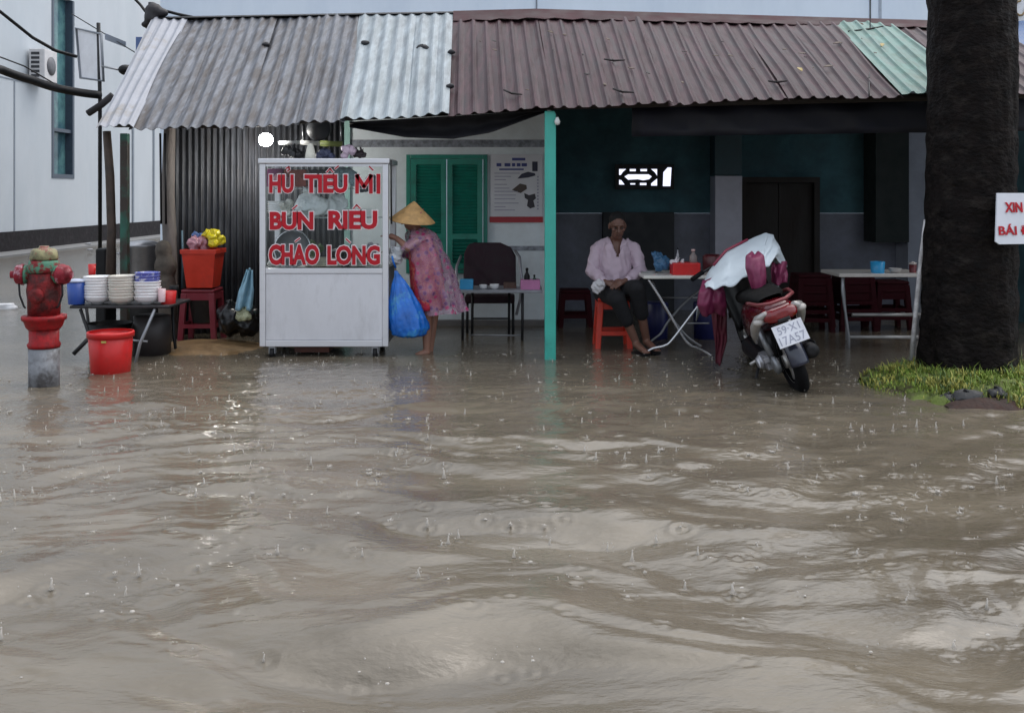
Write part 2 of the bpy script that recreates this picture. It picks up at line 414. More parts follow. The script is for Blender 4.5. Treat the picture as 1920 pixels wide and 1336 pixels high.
rs = [(182, 252, 286, 352, 4, ZINC_WHITE, .03, .03, 'sheet of white rusting tin at the end'),
      (240, 352, 342, 430, 5, ZINC, .0, 0, None), (350, 455, 428, 520, 5, ZINC, .012, .01, None), (452, 560, 518, 608, 5, ZINC, 0, .0, None),
      (556, 646, 604, 680, 4, ZINC, .012, .02, None), (638, 842, 674, 849, 8, ZINC_PALE, .024, .02, 'pale weathered tin sheet'),
      (840, 1044, 848, 1012, 7, MAROON_TIN, .0, 0, 'maroon tin sheet'), (1038, 1262, 1008, 1200, 8, MAROON_TIN, .012, .01, 'maroon tin sheet'),
      (1255, 1482, 1196, 1386, 8, MAROON_TIN, 0, 0, 'maroon tin sheet'), (1478, 1694, 1383, 1562, 8, MAROON_TIN, .012, .012, 'maroon tin sheet'),
      (1690, 1830, 1560, 1672, 5, MINT_TIN, .03, .02, 'mint green tin sheet'), (1826, 2060, 1668, 1860, 8, MAROON_TIN, 0, 0, 'maroon tin sheet')]
for k, (e0, e1, t0, t1, n, m, li, dr, lab) in enumerate(rs):
    o = roof_sheet(e0, e1, t0, t1, n, m, li, dr, k + 1, 0.0 if k < 6 else .06)
    if lab: o['label'] = lab
# rear slope so the shop is a closed building, and the ridge caps
mb = MB(); pxs = [270 + (1880 - 270) * i / 40 for i in range(41)]
mb.sheet([[ridge(p) + Vector((0, 0, .0)) for p in pxs], [Vector((ridge(p).x * 1.08, ridge(p).y + 3.2, ridge(p).z - 1.3)) for p in pxs]], smooth=False)
mb.build('rear_roof', ZINC, house, solid=.01)
mb = MB(); ps = [282 + (1012 - 282) * i / 20 for i in range(21)]
mb.sheet([[ridge(p) + Vector((0, .28, -.06)) for p in ps], [ridge(p) + Vector((0, 0, .055)) for p in ps], [ridge(p) + Vector((0, -.05, .03)) for p in ps]], smooth=False)
mb.build('ridge_cap', DARK_METAL, house, solid=.006)
mb = MB(); ps = [850 + (1880 - 850) * i / 60 for i in range(61)]
def capline(p, t):
    E, T = eave(lerp(845, 1980, (p - 850) / 1030)), ridge(p); return T + (E - T) * t
mb.sheet([[ridge(p) + Vector((0, .28, -.06)) for p in ps], [ridge(p) + Vector((0, 0, .06)) for p in ps],
          [capline(p, .04) + Vector((0, -.02, .035)) for p in ps], [capline(p, .1 + .012 * math.sin(i * 2.1)) + Vector((0, 0, .035)) for i, p in enumerate(ps)]], smooth=False)
mb.build('ridge_cap', DARK_TIN, house, solid=.006)['label'] = 'dark red ridge cap'
# roof timbers
for k, t in enumerate((.9, .66, .33)):
    mb = MB(); pp = [200, 420, 640, 850, 1040, 1740, 2040]
    pts = []
    for p in pp:
        E, T = eave(p), ridge(lerp(290, 1860, (p - 200) / 1840)); pts.append(T + (E - T) * t + Vector((0, 0, -.075 if k else -.09)))
    mb.tube(pts, .035, 6); mb.build('purlin', WOOD_DK, house)
for p in (330, 660, 940, 1300, 1600, 1950):
    E, T = eave(p), ridge(lerp(290, 1860, (p - 200) / 1840))
    mb = MB(); mb.tube([E.lerp(T, .16) + Vector((0, 0, -.14)), T + Vector((0, 0, -.14))], .035, 6); mb.build('rafter', WOOD_DK, house)
# no ceiling inside; the tin roof covers the room
# posts
def post(name, px, Y, wpx, ytop, m, extra=0):
    x = PX(px, Y); hw = wpx * Y / FPX / 2
    mb = MB(); mb.bb(x - hw, x + hw, Y, Y + 2 * hw, -.15, PZ(ytop, Y))
    return mb.build(name, m, house, bevel=.006)
TEAL2 = mt('teal_post_paint', (.05, .42, .34), .38, 0, .12, 4, .04, 50, (.03, .09, .08), 3, (.62, .75), .6, stretch=(1, 1, .6))
post('post', 1032, 9.2, 21, 208, TEAL2)['label'] = 'teal painted front post'
post('post', 231, 10.05, 14, 250, mt('green_post', (.02, .1, .07), .6, 0, .4, 6, dirt=(.03, .016, .012), dscale=5, dcut=(.4, .55), damt=.95))['label'] = 'dark green post at the roof corner'
mb = MB(); mb.tube([P(206, 560, 10.1), P(209, 430, 10.1), P(206, 330, 10.1), P(200, 246, 10.1)], [.05, .045, .045, .04], 7)
mb.build('post', mt('rusty_post', (.06, .04, .03), .7, 0, .5, 6, .3, 30), house)['label'] = 'crooked dark wooden post'
mb = MB(); x = PX(318, 10.7); mb.tube([(x, 10.7, -.1), (x + .01, 10.7, .8), (x - .02, 10.7, 1.5), (x, 10.7, 2.25)], [.085, .075, .07, .06], 9)
mb.build('post', WOOD_POST, house)['label'] = 'thick weathered grey post'
for q in (302, 311):
    mb = MB(); mb.tube([P(q - 2, 250, 10.5), P(q, 420, 10.5)], .012, 6); mb.build('downpipe', DARK_METAL, house)
# corrugated side wall, x 325..650
mb = MB(); rows = []
xa, xb = PX(322, 10.8), PX(652, 11.7)
for z in (-.1, 1.2, 2.6):
    row = []
    for i in range(241):
        t = i / 240; row.append(Vector((lerp(xa, xb, t), lerp(10.8, 11.7, t) + .022 * math.sin(i * 2 * math.pi / 8), z)))
    rows.append(row)
mb.sheet(rows); mb.build('tin_wall', GREY_TIN, house, solid=.004)
# left gable wall, going back
mb = MB(); mb.bb(xa - .03, xa + .03, 10.82, 14.5, -.1, 2.5); mb.build('gable_wall', GREY_TIN, house)
# white front wall with a real window opening
wx0, wx1 = PX(652, 11.7), PX(1034, 11.7); sx0, sx1 = PX(762, 11.7), PX(914, 11.7); sz0, sz1 = PZ(512, 11.7), PZ(290, 11.7)
mb = MB()
mb.bb(wx0, sx0, 11.7, 11.85, -.1, 3.2); mb.bb(sx1, wx1, 11.7, 11.85, -.1, 3.2)
mb.bb(sx0, sx1, 11.7, 11.85, sz1, 3.2); mb.bb(sx0, sx1, 11.7, 11.85, -.1, sz0)
mb.build('front_wall', WALL_WHITE, house)
for y0, y1 in ((262, 276), (461, 470)):
    mb = MB()
    if y0 < 300: mb.bb(wx0 + .01, wx1 - .002, 11.694, 11.699, PZ(y1, 11.7), PZ(y0, 11.7))
    else:
        mb.bb(sx1 + .035, wx1 - .002, 11.694, 11.699, PZ(y1, 11.7), PZ(y0, 11.7))
    mb.build('tile_border', BAND, house)
mb = MB(); mb.bb(wx0 - .035, wx0 + .03, 11.66, 11.693, -.1, 2.6); mb.build('corner_trim', mt('pale_teal', (.3, .5, .46), .5), house)
mb = MB(); mb.bb(wx0, wx1, 11.6, 11.69, -.1, .06); mb.build('wall_foot', mt('wet_cement', (.14, .13, .125), .5, 0, .2), house)
# shutters
fr = MB(); t = .05
fr.bb(sx0, sx0 + t, 11.66, 11.8, sz0, sz1); fr.bb(sx1 - t, sx1, 11.66, 11.8, sz0, sz1); fr.bb(sx0 + t, sx1 - t, 11.66, 11.8, sz1 - t, sz1); fr.bb(sx0 + t, sx1 - t, 11.66, 11.8, sz0, sz0 + t)
win = fr.build('window', SHUTTER, house, bevel=.004)
xm = (sx0 + sx1) / 2
for a, c in ((sx0 + t + .004, xm - .004), (xm + .004, sx1 - t - .004)):
    lf = MB(); z0, z1 = sz0 + t + .004, sz1 - t - .004; s = .062; zm = z0 + (z1 - z0) * .27
    lf.bb(a, a + s, 11.645, 11.69, z0, z1); lf.bb(c - s, c, 11.645, 11.69, z0, z1)
    for za, zb in ((z0, z0 + s), (zm, zm + s), (z1 - s, z1)): lf.bb(a + s, c - s, 11.645, 11.69, za, zb)
    for za, zb in ((z0 + s, zm), (zm + s, z1 - s)):
        n = int((zb - za) / .036)
        for i in range(n): lf.box(((a + c) / 2, 11.672, za + (i + .5) * (zb - za) / n), (c - a - 2 * s, .008, .034), Matrix.Rotation(R(38), 3, 'X'))
    lf.bb(a + s, c - s, 11.7, 11.705, z0, z1)
    lf.build('shutter', SHUTTER, win)
# dark open room
rx0, rx1 = wx1, PX(1990, 10.5); RB = 13.2
mb = MB(); mb.bb(rx0 - .12, rx0 - .002, 11.852, RB, -.1, 3.2); mb.build('partition_wall', TEAL_WALL, house)
mb = MB(); mb.bb(rx0, rx1 + .3, RB, RB + .12, 1.26, 3.4); mb.build('back_wall', TEAL_WALL, house)
mb = MB(); mb.bb(rx0, rx1 + .3, RB - .008, RB + .12, -.1, 1.256); mb.build('tiled_dado', mt('dado_tile', (.165, .175, .22), .5, 0, .3, 2, dirt=(.08, .085, .1), dscale=1.8), house)
mb = MB(); mb.bb(rx1 + .31, rx1 + .43, 9.2, RB, -.1, 3.2); mb.build('right_wall', TEAL_WALL, house)
dx0, dx1 = PX(1392, 12.9), PX(1540, 12.9); dz = PZ(332, 12.9)
mb = MB(); mb.bb(PX(1340, 12.9), PX(1390, 12.9), 12.85, RB - .01, -.1, PZ(330, 12.9)); mb.build('pilaster', mt('pale_tile_pillar', (.5, .49, .56), .4, 0, .12, 4), house)
mb = MB(); mb.bb(PX(1340, 12.9), PX(1390, 12.9), 12.86, RB - .01, PZ(328, 12.9), 3.0); mb.build('pilaster', mt('teal_light', (.04, .08, .095), .6), house)
dr = MB(); dr.bb(dx0, dx0 + .07, 12.95, RB - .01, -.1, dz); dr.bb(dx1 - .07, dx1, 12.95, RB - .01, -.1, dz); dr.bb(dx0 + .07, dx1 - .07, 12.95, RB - .01, dz - .07, dz)
door = dr.build('door', WOOD_DK, house)
lf = MB(); lf.bb(dx0 + .075, (dx0 + dx1) / 2 - .004, 13.05, 13.09, -.1, dz - .075); lf.build('door_leaf', WOOD_DK, door)
lf = MB(); lf.bb((dx0 + dx1) / 2 + .004, dx1 - .075, 13.05, 13.09, -.1, dz - .075); lf.build('door_leaf', WOOD_DK, door)
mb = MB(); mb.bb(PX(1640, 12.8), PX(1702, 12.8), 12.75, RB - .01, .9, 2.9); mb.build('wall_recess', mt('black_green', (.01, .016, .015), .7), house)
mb = MB(); mb.bb(PX(1702, 12.8), PX(1765, 12.8), 12.78, RB - .01, -.1, 2.9); mb.build('pilaster', mt('dim_tile', (.3, .32, .38), .5, 0, .15, 3), house)
mb = MB(); mb.bb(PX(1130, 13.1), PX(1262, 13.1), 13.0, RB - .02, -.1, PZ(398, 13.1)); mb.build('side_door', mt('near_black', (.012, .014, .018), .6), house)
# dark board and rolled tarp under the eave
a, c = P(1185, 228, 9.6), P(1990, 215, 9.0)
mb = MB()
rows = []
for z in (.0, -.12, -.24, -.3):
    rows.append([a.lerp(c, i / 30) + Vector((0, .03 * math.sin(i * 1.3 + z * 20), z + .16)) for i in range(31)])
mb.sheet(rows); mb.build('eave_board', mt('navy_tarp', (.01, .011, .022), .6, 0, .3, 5), house, solid=.02)
# ------------------------------------------------------------------ hanging dark tarpaulin
mb = MB(); rows = []
for j in range(9):
    v = j / 8; row = []
    for i in range(41):
        u = i / 40; px = lerp(655, 1026, u)
        bot = interp([(655, 238), (700, 246), (760, 257), (850, 260), (920, 248), (980, 226), (1026, 209)], px)
        top = interp(EAVE, px) + 2
        y = lerp(top, bot, v); Yy = Ye(px) + .2 + .1 * math.sin(math.pi * v) + .02 * math.sin(u * 37 + v * 3)
        row.append(P(px, y, Yy))
    rows.append(row)
mb.sheet(rows); mb.build('tarpaulin', TARP, solid=.008, top=('dark tarpaulin sagging in a curve under the eave above the shuttered window', 'tarpaulin'))

# debris on the roof
LEAF = [mt('dead_leaf', (.07, .04, .02), .6), mt('yellow_leaf', (.4, .3, .1), .6), mt('dark_twig', (.025, .02, .02), .7)]
def on_roof(px, py):
    best = None
    for k in range(60):
        e = 182 + k * 30
        t = interp([(182, 286), (640, 675), (842, 849), (1694, 1562), (1830, 1672), (2060, 1860)], e)
        E, T = eave(e), ridge(t)
        for j in range(41):
            p = T.lerp(E, j / 40); q = (CX + p.x * FPX / p.y, YH - (p.z - EYE) * FPX / p.y)
            d = (q[0] - px) ** 2 + (q[1] - py) ** 2
            if best is None or d < best[0]: best = (d, p.copy())
    return best[1]
debris = [(495, 92, .05, 'stone', 'small dark stone lying on the grey tin left of the pale sheet'), (677, 88, .055, 'stone', 'dark stone at the top of the seam between grey and pale tin'),
          (800, 98, .07, 'stone', 'largest dark lump holding down the pale tin sheet'), (855, 106, .045, 'stone', 'dark lump at the upper edge of the maroon sheets'),
          (846, 168, .04, 'stone', 'dark lump low on the seam between pale and maroon tin')]
for px, py, r, kind, lab in debris:
    p = on_roof(px, py); mb = MB(); mb.ell(p + Vector((0, 0, .045)), (r, r * .8, r * .6), n=10)
    for i, v in enumerate(mb.v): mb.v[i] = tuple(Vector(v) + Vector((random.uniform(-1, 1), random.uniform(-1, 1), random.uniform(-1, 1))) * r * .12)
    mb.build('stone', mt('dark_stone', (.02, .02, .024), .7), top=(lab, 'stone', 'stones on the tin roof'))
def twig(px, py, L_, ang, lab):
    p = on_roof(px, py) + Vector((0, -.02, .05)); d = Vector((math.cos(ang), -.55 * math.sin(ang) - .1, -.4 * math.sin(ang)))
    mb = MB(); mb.tube([p - d * L_, p, p + d * L_ * .9 + Vector((.02, 0, .02))], [.008, .012, .006], 5)
    mb.tube([p, p + Vector((d.z, d.y, .1)) * L_ * .7], [.008, .004], 5)
    mb.build('twig', LEAF[2], top=(lab, 'twig', 'twigs on the tin roof'))
twig(955, 183, .13, .9, 'dark twig lying on the maroon tin just left of the teal post')
twig(1150, 122, .11, .5, 'forked twig in the middle of the maroon tin roof')
twig(1172, 180, .12, .8, 'dark twig near the eave right of the teal post')
twig(1460, 165, .08, .4, 'short twig near the eave below the yellow leaf')
twig(1620, 70, .2, -.25, 'long dark stick lying across the top of the mint tin sheet')
for px, py, mi, lab in ((1500, 137, 1, 'yellow leaf stuck on the maroon tin roof'), (1545, 143, 0, 'brown leaf right of the yellow leaf on the maroon tin'),
                        (1568, 96, 0, 'dark leaf at the seam of the maroon and mint tin'), (1655, 90, 1, 'yellowish leaf on the mint tin sheet'),
                        (1030, 68, 0, 'curled leaf by the ridge above the teal post'), (1605, 60, 0, 'reddish leaf caught at the top of the mint tin')):
    p = on_roof(px, py) + Vector((0, -.02, .05)); mb = MB()
    a = random.uniform(0, 6); c_, s_ = math.cos(a), math.sin(a)
    pts = [(0, .05), (.022, .01), (.015, -.03), (0, -.055), (-.018, -.02), (-.02, .02)]
    vs = [p + Vector((x * c_ - y * s_, (x * s_ + y * c_) * .85, (x * s_ + y * c_) * .45 + .02 * abs(x) * 20)) * 1.0 for x, y in pts]
    mb.prism(vs, (0, -.003, .004)); mb.build('leaf', LEAF[mi], top=(lab, 'leaf', 'leaves fallen on the tin roof'))

rq = random.Random(44)
for k in range(26):
    p = on_roof(rq.uniform(880, 1640), rq.uniform(75, 185)) + Vector((0, -.02, .045)); s = rq.uniform(.015, .04); a = rq.uniform(0, 6); c_, s_ = math.cos(a), math.sin(a)
    vs = [p + Vector((x * c_ - y * s_, (x * s_ + y * c_) * .85, (x * s_ + y * c_) * .45)) * s for x, y in ((0, 1), (.35, .2), (.3, -.5), (0, -1), (-.4, -.3), (-.3, .4))]
    mb = MB(); mb.prism(vs, (0, -.003, .004)); mb.build('leaf', LEAF[0] if rq.random() < .6 else LEAF[2], top=('small dark leaf scrap among those scattered over the maroon tin', 'leaf', 'dark leaf scraps scattered over the maroon tin'))

# ------------------------------------------------------------------ tall white building along the side street
SIDING = mt('pale_blue_siding', (.5, .535, .57), .55, 0, .05, 1.2, dirt=(.4, .45, .49), dscale=.5, dcut=(.45, .7), damt=.6, stretch=(1, 1, .5))
SEAM = mt('seam_grey', (.2, .23, .27), .6)
AX = -12.95
bA = thing('white_building', 'tall pale building with dark stone plinth and tall strip window along the side street', 'building', (AX, 30, 0))
yw0 = AX * FPX / (97 - CX); yw1 = AX * FPX / (137 - CX)
zw0 = PZ(332, yw1) - .05; zw1 = 7.2
mb = MB(); mb.bb(AX - 6, AX, 15, yw0, .55, 11); mb.bb(AX - 6, AX, yw1, 44, .55, 11); mb.bb(AX - 6, AX, yw0, yw1, .55, zw0); mb.bb(AX - 6, AX, yw0, yw1, zw1, 11)
mb.build('wall', SIDING, bA)
mb = MB(); mb.bb(AX - 6, AX + .04, 15, 44, -.1, .548); mb.build('plinth', mt('dark_stone_plinth', (.016, .013, .015), .7, 0, .6, 5, .5, 8, (.04, .035, .038), 6, (.5, .7), .7, spec=.2), bA)
mb = MB(); mb.bb(AX, AX + .9, 15, 44, -.1, .05); mb.build('kerb', mt('kerb_grey', (.2, .2, .2), .6), bA)
mb = MB(); mb.bb(AX - .25, AX - .2, yw0, yw1, zw0, zw1); wA = mb.build('window', mt('teal_glass', (.05, .12, .15), .1, 0, .4, 1.0, dirt=(.12, .26, .26), dscale=.9, dcut=(.45, .6), damt=.9), bA)
mb = MB()
for y in (yw0 + .03, yw1 - .03): mb.bb(AX - .2, AX + .02, y - .06, y + .06, zw0, zw1)
mb.bb(AX - .2, AX + .02, yw0 + .09, yw1 - .09, zw0, zw0 + .12)
mb.bb(AX - .2, AX - .02, yw0 + .09, yw1 - .09, 3.3, 3.4)
mb.build('frame', mt('window_frame_dark', (.05, .07, .1), .4), wA)
for px, z0, z1 in ((26, .56, 4.45),):
    y = AX * FPX / (px - CX); mb = MB(); mb.bb(AX + .001, AX + .012, y - .03, y + .03, z0, z1); mb.build('panel_seam', SEAM, bA)
mb = MB(); mb.bb(AX + .001, AX + .014, 20, yw0 - .1, 4.47, 4.5); mb.build('panel_seam', SEAM, bA)
for px in (248, 287):
    y = AX * FPX / (px - CX); mb = MB(); mb.bb(AX + .001, AX + .03, y - .07, y + .07, .56, 6); mb.build('panel_seam', SEAM, bA)
# white building behind the shop
BX0 = PX(300, 21.)
bB = thing('white_building', 'white metal-clad building rising behind the tin roof', 'building', (2, 21, 0))
mb = MB(); mb.bb(BX0, 16, 21, 29, -.1, 5.75); mb.build('wall', mt('white_cladding', (.7, .78, .88), .5, 0, .04, 1.0, dirt=(.56, .65, .77), dscale=.6, stretch=(1, 1, .4)), bB)
for px in (1006, 1632):
    mb = MB(); x = PX(px, 21); mb.bb(x - .015, x + .015, 20.985, 20.999, -.1, 5.75); mb.build('panel_seam', SEAM, bB)
mb = MB(); mb.bb(PX(1648, 21), PX(1653, 21), 20.985, 20.999, -.1, 5.75); mb.build('panel_seam', mt('seam_pale', (.35, .4, .47), .6), bB)
mb = MB(); mb.bb(PX(262, 33) - .1, PX(275, 33), 32.9, 33.0, 6.0, 6.62)
mb.bb(PX(266, 33) - .03, PX(266, 33) + .03, 33.01, 33.07, 5.2, 6.6)
mb.build('blue_sign', mt('blue_board', (.08, .13, .28), .5), top=('small blue board on a pole seen past the left end of the tin roof', 'sign'))

# air conditioner on the wall
ya = AX * FPX / (58 - CX); yb = AX * FPX / (100 - CX)
ac = thing('air_conditioner', 'white outdoor air conditioner unit fixed to the pale wall beside the strip window', 'air conditioner', (AX, (ya + yb) / 2, PZ(148, 27)))
za, zb = PZ(148, 26.6), PZ(87, 26.6); ym = 27.0
mb = MB(); mb.bb(AX + .08, AX + .5, ym - .02, ym + .72, za, zb); mb.build('casing', mt('ac_white', (.62, .6, .6), .5, 0, .1), ac, bevel=.02)
mb = MB()
for i in range(6):
    z = za + .1 + i * (zb - za - .2) / 5.5; mb.bb(AX + .14, AX + .36, ym - .035, ym - .021, z, z + .07)
mb.build('grille', mt('ac_dark', (.03, .03, .035), .5), ac)
mb = MB(); mb.lathe([(.25, 0), (.25, .015), (.05, .016)], (AX + .501, ym + .36, (za + zb) / 2), 20, Matrix.Rotation(R(90), 3, 'Y')); mb.build('fan_guard', mt('ac_grey', (.12, .12, .13), .5), ac)
for y in (ym + .1, ym + .7):
    mb = MB(); mb.bb(AX, AX + .52, y - .02, y + .02, za - .05, za - .002); mb.build('bracket', DARK_METAL, ac)

# pole with a signboard, lamp and crosspiece
PY_, = (15.0,); pxx = PX(187, PY_)
up = thing('utility_pole', 'thin dark street pole behind the left corner of the tin roof', 'pole', (pxx, PY_, 0))
mb = MB(); mb.tube([(pxx, PY_, -.1), (pxx, PY_, 2.9), P(184, 43, PY_)], .03, 8); mb.build('shaft', DARK_METAL, up)
mb = MB(); mb.tube([P(164, 213, PY_ - .06), P(190, 196, PY_ - .06), P(211, 178, PY_ - .06)], .05, 6); mb.build('crosspiece', mt('old_timber', (.03, .028, .03), .8), up)
sb = thing('signboard', 'white framed signboard hung on the thin street pole left of the roof', 'sign', P(165, 150, 15))
c4 = [P(143, 53, 15.3), P(190, 64, 14.93), P(194, 152, 14.93), P(151, 146, 15.3)]
mb = MB(); mb.prism(c4, (.0, .04, 0)); mb.build('board', mt('board_white', (.85, .86, .9), .5, 0, .08, 5), sb)
mb = MB(); mb.tube([p + Vector((0, -.01, 0)) for p in c4], .022, 6, closed=True); mb.build('frame', mt('frame_grey', (.2, .22, .25), .5), sb)
sl = thing('street_light', 'small dark lamp head on a thin arm beside the white signboard', 'street light', P(195, 126, 14.9))
mb = MB(); mb.tube([P(190, 124, 14.9), P(224, 131, 14.9)], .015, 6); mb.build('arm', STEEL_DULL, sl)
mb = MB(); mb.ell(P(235, 131, 14.9), (.11, .1, .08), n=12); mb.cap(P(238, 128, 14.9), P(251, 121, 14.9), .04, .025); mb.build('lamp_head', BLACK, sl, remesh=.012, smooth=3)
# cables
def cable(pts, r, lab, m=BLACK, n=6, sag=0):
    out = []
    for a, c in zip(pts, pts[1:]):
        for i in range(9): t = i / 9; out.append(Vector(a).lerp(Vector(c), t) + Vector((0, 0, -sag * 4 * t * (1 - t))))
    out.append(Vector(pts[-1])); mb = MB(); mb.tube(out, r, n)
    return mb.build('power_cable', m, top=(lab, 'cable', 'cables strung along the side street'))
cable([P(-60, -15, 14), P(0, 22, 14), P(60, 70, 14.5), P(104, 95, 14.7), P(143, 106, 14.95)], .026, 'black cable running down to the edge of the white signboard')
cable([P(-60, 122, 13), P(0, 130, 13.5), P(60, 150, 14), P(110, 166, 14.5), P(187, 178, 15)], .065, 'thickest bundle of black cables crossing the strip window', sag=.01)
cable([P(-60, 95, 13.6), P(0, 107, 13.8), P(45, 124, 14.2), P(110, 162, 14.6)], .01, 'thin wire above the thick cable bundle passing the air conditioner')
cable([P(134, 26, 16), P(190, 60, 15.5), P(262, 104, 14)], .009, 'thin wire slanting past the top of the signboard')
cable([P(248, -6, 13.2), P(262, 8, 13.2), P(279, 30, 13.1)], .02, 'short black cable coming down to the cable cluster on the roof corner')
cable([P(300, 18, 13.1), P(335, 27, 13.0), P(372, 35, 12.9)], .02, 'black cable lying along the left end of the ridge')
cable([P(1632, -10, 11.2), P(1632, 78, 11.0), P(1630, 180, 8.45)], .006, 'thin vertical wire hanging in front of the mint tin sheet')
mb = MB(); d = (P(236, 82, 14.6) - P(196, 68, 15.2)); mb.prism([P(196, 62, 15.2), P(235, 78, 14.6), P(235, 89, 14.6), P(196, 74, 15.2)], (0, .02, 0))
mb.build('cable_tag', mt('tag_grey', (.17, .2, .25), .5), top=('narrow grey tag hanging on the thin wire right of the signboard', 'tag'))
cl = MB(); cl.tube([P(285, 60, 13.1), P(286, 5, 13.1)], .06, 7); cl.ell(P(278, 46, 13.05), (.1, .08, .05), n=10); cl.ell(P(288, 20, 13.0), (.12, .1, .1), n=10); cl.ell(P(303, 24, 13.0), (.09, .08, .06), n=10); cl.ell(P(284, 33, 13.0), (.1, .1, .12), n=10)
cl.build('cable_box', mt('cluster_black', (.02, .018, .022), .6), remesh=.02, top=('dark lump of cables and insulators on the roof corner', 'cable box'))

# ------------------------------------------------------------------ neighbour at the far right
nb = thing('neighbour_shop', 'white neighbour shop with a blue awning glimpsed behind the tree at the edge', 'shop', (7.2, 12.6, 0))
mb = MB(); mb.bb(6.35, 12, 12.6, 12.8, -.1, 4.4); mb.build('wall', WALL_WHITE, nb)
mb = MB(); a = P(1898, 45, 12.2); mb.prism([a, P(2050, 30, 12.2), P(2050, 150, 11.4), P(1898, 98, 11.6)], (0, .02, .03)); mb.build('awning', mt('awning_blue', (.1, .17, .33), .5, 0, .15), nb)
mb = MB(); mb.tube([P(1898, 98, 11.58), P(2050, 150, 11.38)], .03, 6); mb.build('awning_rail', PAPER, nb)
bn = thing('banner', 'white hanging banner with an orange and yellow edge above the blue awning', 'banner', P(1910, 40, 12.3))
mb = MB(); mb.bb(PX(1896, 12.3), PX(2030, 12.3), 12.3, 12.33, PZ(41, 12.3), PZ(-60, 12.3)); mb.build('cloth', PAPER, bn)
mb = MB(); mb.bb(PX(1894, 12.3), PX(1903, 12.3), 12.28, 12.298, PZ(38, 12.3), PZ(-60, 12.3)); mb.build('trim', mt('orange_trim', (.55, .3, .06), .5), bn)
mb = MB(); mb.tube([P(1914 + 10 * math.cos(a_ * .6), 15 + 14 * math.sin(a_ * .6), 12.29) for a_ in range(9)], .012, 5); mb.build('emblem', mt('emblem_brown', (.3, .2, .08), .5), bn)

# ------------------------------------------------------------------ palm-like street tree
TX, TY = PX(1822, 8.1), 8.15
tree = thing('street_tree', 'thick dark wet tree trunk on the grassy mound in front of the shop', 'tree', (TX, TY, .05))
mb = MB(); rows = []
prof = [(0, .41), (.12, .385), (.4, .362), (.9, .35), (1.5, .342), (2.2, .335), (3.2, .33), (5, .31), (7, .27), (8.6, .2)]
for z, r in prof:
    zz = z
from mathutils import noise as bark
for k in range(260):
    z = k * .033
    r = interp(prof, min(z, 8.59)); row = []
    for j in range(96):
        a_ = 2 * math.pi * j / 96
        fl = 1 + .07 * math.sin(5 * a_ + 1.3) * math.exp(-z * 1.2) + .03 * math.sin(3 * a_ + z * .4) + .05 * bark.noise(Vector((math.cos(a_) * 3.2, math.sin(a_) * 3.2, z * 2.2))) + .035 * bark.noise(Vector((math.cos(a_) * 9, math.sin(a_) * 9, z * 9))) + .012 * math.sin(z * 26 + 3 * bark.noise(Vector((a_, z, 0))))
        row.append(Vector((TX + r * fl * math.cos(a_) + .03 * math.sin(z * .7), TY + r * fl * math.sin(a_), z - .1)))
    rows.append(row)
mb.sheet(rows, wrap=True)
mb.build('trunk', mt('wet_bark', (.0085, .0062, .0058), .75, 0, .6, 9, 1.0, 22, (.026, .021, .018), 7, (.5, .68), .8, stretch=(1, 1, 1.6), spec=.12), tree)
lb = []
for k in range(7):
    a_ = k * 2 * math.pi / 7 + .3; q0 = Vector((TX, TY, 6.6 + .28 * k)); q1 = q0 + Vector((math.cos(a_) * 1.3, math.sin(a_) * 1.3, 1.0)); q2 = q1 + Vector((math.cos(a_ + .3) * .9, math.sin(a_ + .3) * .9, .5))
    mb = MB(); mb.tube([q0, q1, q2], [.12, .07, .03], 8); mb.build('limb', MATS['wet_bark'], tree); lb += [q1, q2]
mb = MB()
for k in range(1500):
    c = random.choice(lb); p = c + Vector((random.gauss(0, .5), random.gauss(0, .5), random.gauss(.15, .32)))
    n = Vector((random.gauss(0, 1), random.gauss(0, 1), random.gauss(0, .6))).normalized(); u = n.orthogonal().normalized(); v = n.cross(u); s = random.uniform(.05, .09)
    mb.add([p - u * s, p + v * s * .45, p + u * s, p - v * s * .45], [(0, 1, 2, 3)])
mb.build('crown', mt('leaf_green', (.05, .085, .03), .5, 0, .4, 2), tree)

# sign nailed to the tree
SM = Matrix.Rotation(R(14), 3, 'Z') @ Matrix.Rotation(R(-6), 3, 'X') @ Matrix.Rotation(R(0), 3, 'Y')
so = P(1868, 458, 7.66)
s_ = thing('notice_sign', 'white notice with red lettering fixed on the tree trunk', 'sign', so)
def SG(x, z, o=0): return so + SM @ Vector((x, -o, z))
mb = MB(); mb.prism([SG(.0, .02), SG(.03, 0), SG(.62, .0), SG(.62, .39), SG(.045, .39)], SM @ Vector((0, .012, 0))); mb.build('panel', mt('notice_white', (.72, .74, .8), .5, 0, .05), s_)
lettering('XIN ĐỪNG', .1, .55, .24, .345, 0, 'lettering', SIGN_RED, s_, bold=.03, M=SM, origin=so + SM @ Vector((0, -.006, 0)))
lettering('BÁI ĐỂ TẠI', .03, .59, .05, .175, 0, 'lettering', SIGN_RED, s_, bold=.02, M=SM, origin=so + SM @ Vector((0, -.006, 0)))

# leaning pole
mb = MB(); mb.tube([P(1709, 676, 8.3), P(1717, 590, 8.3), P(1728, 480, 8.3), P(1737, 412, 8.3)], .02, 8)
mb.build('leaning_pole', mt('pale_pole', (.62, .6, .6), .5, 0, .4, 8, dirt=(.1, .08, .07), dscale=7), top=('thin pale pole leaning against the left side of the tree trunk', 'pole'))
mb = MB(); mb.prism([P(1722, 668, 8.8), P(1748, 668, 8.8), P(1752, 430, 8.6), P(1746, 430, 8.6)], (0, .03, 0))
mb.build('leaning_plank', mt('dark_red_board', (.06, .02, .022), .6, 0, .3, 6), top=('dark reddish plank between the pale pole and the tree trunk', 'plank'))

